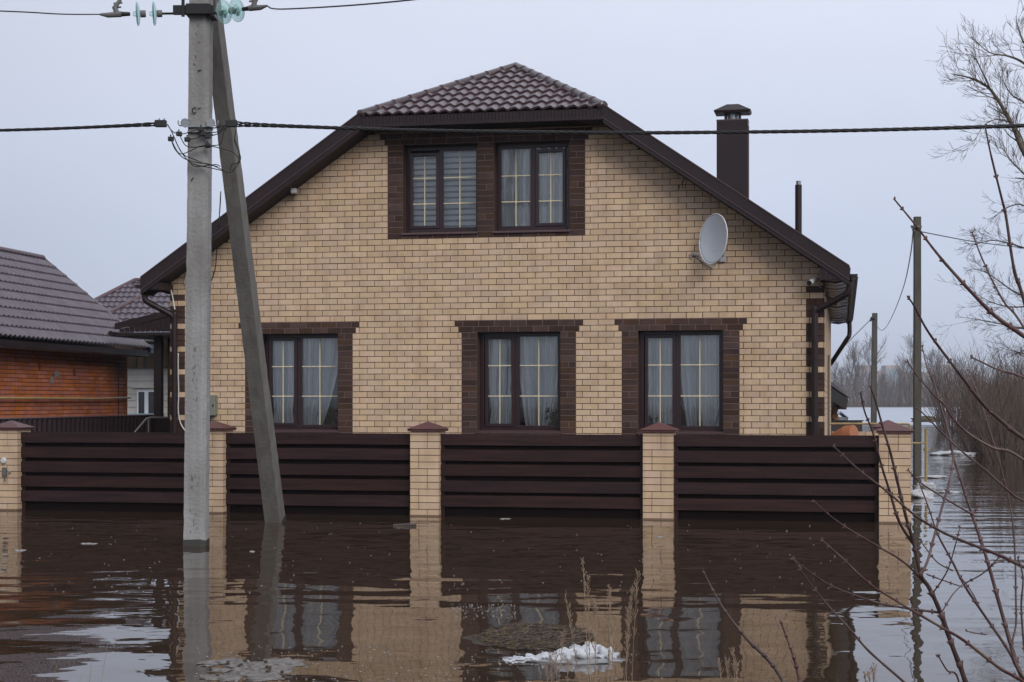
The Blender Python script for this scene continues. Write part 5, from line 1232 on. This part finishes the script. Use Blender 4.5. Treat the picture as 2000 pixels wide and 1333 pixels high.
def stems(lab, tops, Y, seed):
    mb = MB(); rnd = random.Random(seed)
    for bx, tx, ty in tops: mb.tube(smooth_path([W(bx, -.2, Y), P((bx + tx) / 2, 1360, Y), P(tx, ty, Y)], 6), [.0018 - .0011 * i / 12 for i in range(13)], 4)
    o = mb.build('grass_stalk', 'dry_weed'); tag(o, lab, 'grass')
stems('thin grass stalks rising from the water at the lower left', [(165, 181, 1270), (180, 210, 1258), (150, 158, 1320), (75, 118, 1275)], 8.2, 1)
# reed mound
rnd = random.Random(4); c = onwater(1035, 1252)
m = MB(); m.blob(c + Vector((0, .15, 0)), .36, .55, .006, 5, .3, 30, 10, .1)
for i in range(2600):
    a = rnd.uniform(0, 6.28); q = math.sqrt(rnd.random()); p = c + Vector((math.cos(a) * .37 * q, .15 + math.sin(a) * .62 * q, .002 + .016 * (1 - q) + rnd.uniform(0, .012))); an = rnd.gauss(0, .5) + (0 if rnd.random() < .7 else 1.5); ln = rnd.uniform(.03, .12); d = Vector((math.cos(an), math.sin(an), rnd.uniform(-.08, .14))) * ln
    m.tube([p, p + d], rnd.uniform(.0015, .004), 3, cap=False, r=rnd.random())
mat('reed_mix', (.10, .062, .038), .9, (.035, .025, .02), 30, attr=.6)
o = m.build('reed_mat', 'reed_mix'); tag(o, 'floating brown mat of dead reeds beside the snow lump', 'reed mat')
m = MB()
for i, (px, py, wp, hp_) in enumerate([(1180, 1282, 36, 20), (1140, 1283, 50, 27), (1105, 1284, 46, 22), (1160, 1276, 40, 24), (1075, 1286, 40, 15), (1045, 1287, 36, 10), (1015, 1288, 34, 7), (998, 1289, 20, 5), (1188, 1284, 16, 12), (1122, 1280, 30, 22)]):
    q = onwater(px, py + 2); k = q.y / F; m.blob(q, wp * k * .64, .10, hp_ * k * .82, i * 2.1, .42, 24, 12)
m2 = MB(); q = onwater(1100, 1289); m2.blob(q, .36, .17, .012, 7, .3, 36, 10)
mat('wet_ice', (.24, .25, .27), .2, (.14, .13, .125), 9)
o2 = m2.build('melting_edge', 'wet_ice', smooth=True)
o = m.build('snow_lump', 'snow', smooth=True); o2.parent = o; tag(o, 'lump of old white snow floating by the reed mat', 'snow')
m = MB(); rnd = random.Random(8)
for i in range(26):
    q = onwater(rnd.uniform(405, 570), rnd.uniform(1292, 1326)); m.blob(q, rnd.uniform(.03, .14), rnd.uniform(.06, .18), rnd.uniform(.004, .012), i, .4, 14, 6)
o = m.build('slush', 'dirty_ice', smooth=True); tag(o, 'dirty half melted slush with dark bits at the bottom left', 'slush')
m = MB()
for i in range(16):
    q = onwater(rnd.uniform(410, 565), rnd.uniform(1290, 1325)); m.blob(q + Vector((0, 0, .012)), .012, .012, .009, i, .4, 8, 6)
o = m.build('dirt_bits', 'soil', kind='stuff'); tag(o, 'dark bits of dirt lying on the slush', 'dirt')
def flecks(n, reg, seed, smax=.03):
    rnd = random.Random(seed); m = MB()
    for i in range(n):
        px, py = rnd.uniform(reg[0], reg[1]), rnd.uniform(reg[2], reg[3]); q = onwater(px, py); k = 6; r = rnd.uniform(.004, smax) * rnd.random() + .003; z = .003
        vs = [q + Vector((r * math.cos(6.283 * j / k) * rnd.uniform(.7, 1.3), r * .8 * math.sin(6.283 * j / k), z)) for j in range(k)] + [q + Vector((0, 0, z + .004))]
        m.add(vs, [(j, (j + 1) % k, k) for j in range(k)])
    return m
o = flecks(190, (0, 1800, 1022, 1160), 1, .011).build('floating_flecks', 'foam', kind='stuff'); tag(o, 'tiny pale flecks drifting on the flood water', 'flecks')
o = flecks(130, (880, 1010, 1180, 1210), 2, .006).build('floating_flecks', 'foam', kind='stuff'); tag(o, 'cluster of pale flecks left of the reed mat', 'flecks')
o = flecks(260, (380, 1300, 1262, 1340), 3, .006).build('floating_flecks', 'foam', kind='stuff'); tag(o, 'pale flecks along the near water', 'flecks')
m = MB()
for px, py, w_ in ((168, 1063, 38), (985, 1014, 26), (495, 1078, 16), (35, 1076, 22), (1290, 1050, 14)):
    q = onwater(px, py); k = q.y / F
    for j in range(5): m.blob(q + Vector((rnd.uniform(-.4, .4) * w_ * k, rnd.uniform(-.05, .05), 0)), w_ * k * rnd.uniform(.1, .25), .05, .008, j, .4, 10, 5)
o = m.build('foam_patch', 'foam', smooth=True, kind='stuff'); tag(o, 'small pale foam patches scattered over the dark water', 'foam')
m = MB(); q = onwater(800, 1027); m.tube([q + Vector((-.22, .03, .0)), q + Vector((.0, 0, .012)), q + Vector((.09, 0, .01))], [.018, .02, .022], 8); o = m.build('floating_stick', 'bark_dark'); tag(o, 'dark stick floating at the foot of the middle left pillar', 'stick')
# ------------------------------------------------------------------ haze
mh = bpy.data.materials.new('haze'); mh.use_nodes = True; nt = mh.node_tree; nt.nodes.clear(); o_ = nt.nodes.new('ShaderNodeOutputMaterial'); v_ = nt.nodes.new('ShaderNodeVolumePrincipled')
v_.inputs['Color'].default_value = (.80, .86, .96, 1); v_.inputs['Density'].default_value = HAZE; nt.links.new(v_.outputs[0], o_.inputs['Volume']); M['haze'] = mh
m = MB(); m.box(I3, -1600, 1600, -310, 3600, -2.2, 60); o = m.build('haze', 'haze', kind='stuff'); o['label'] = 'thin cold haze over the flooded plain'; o['category'] = 'haze'
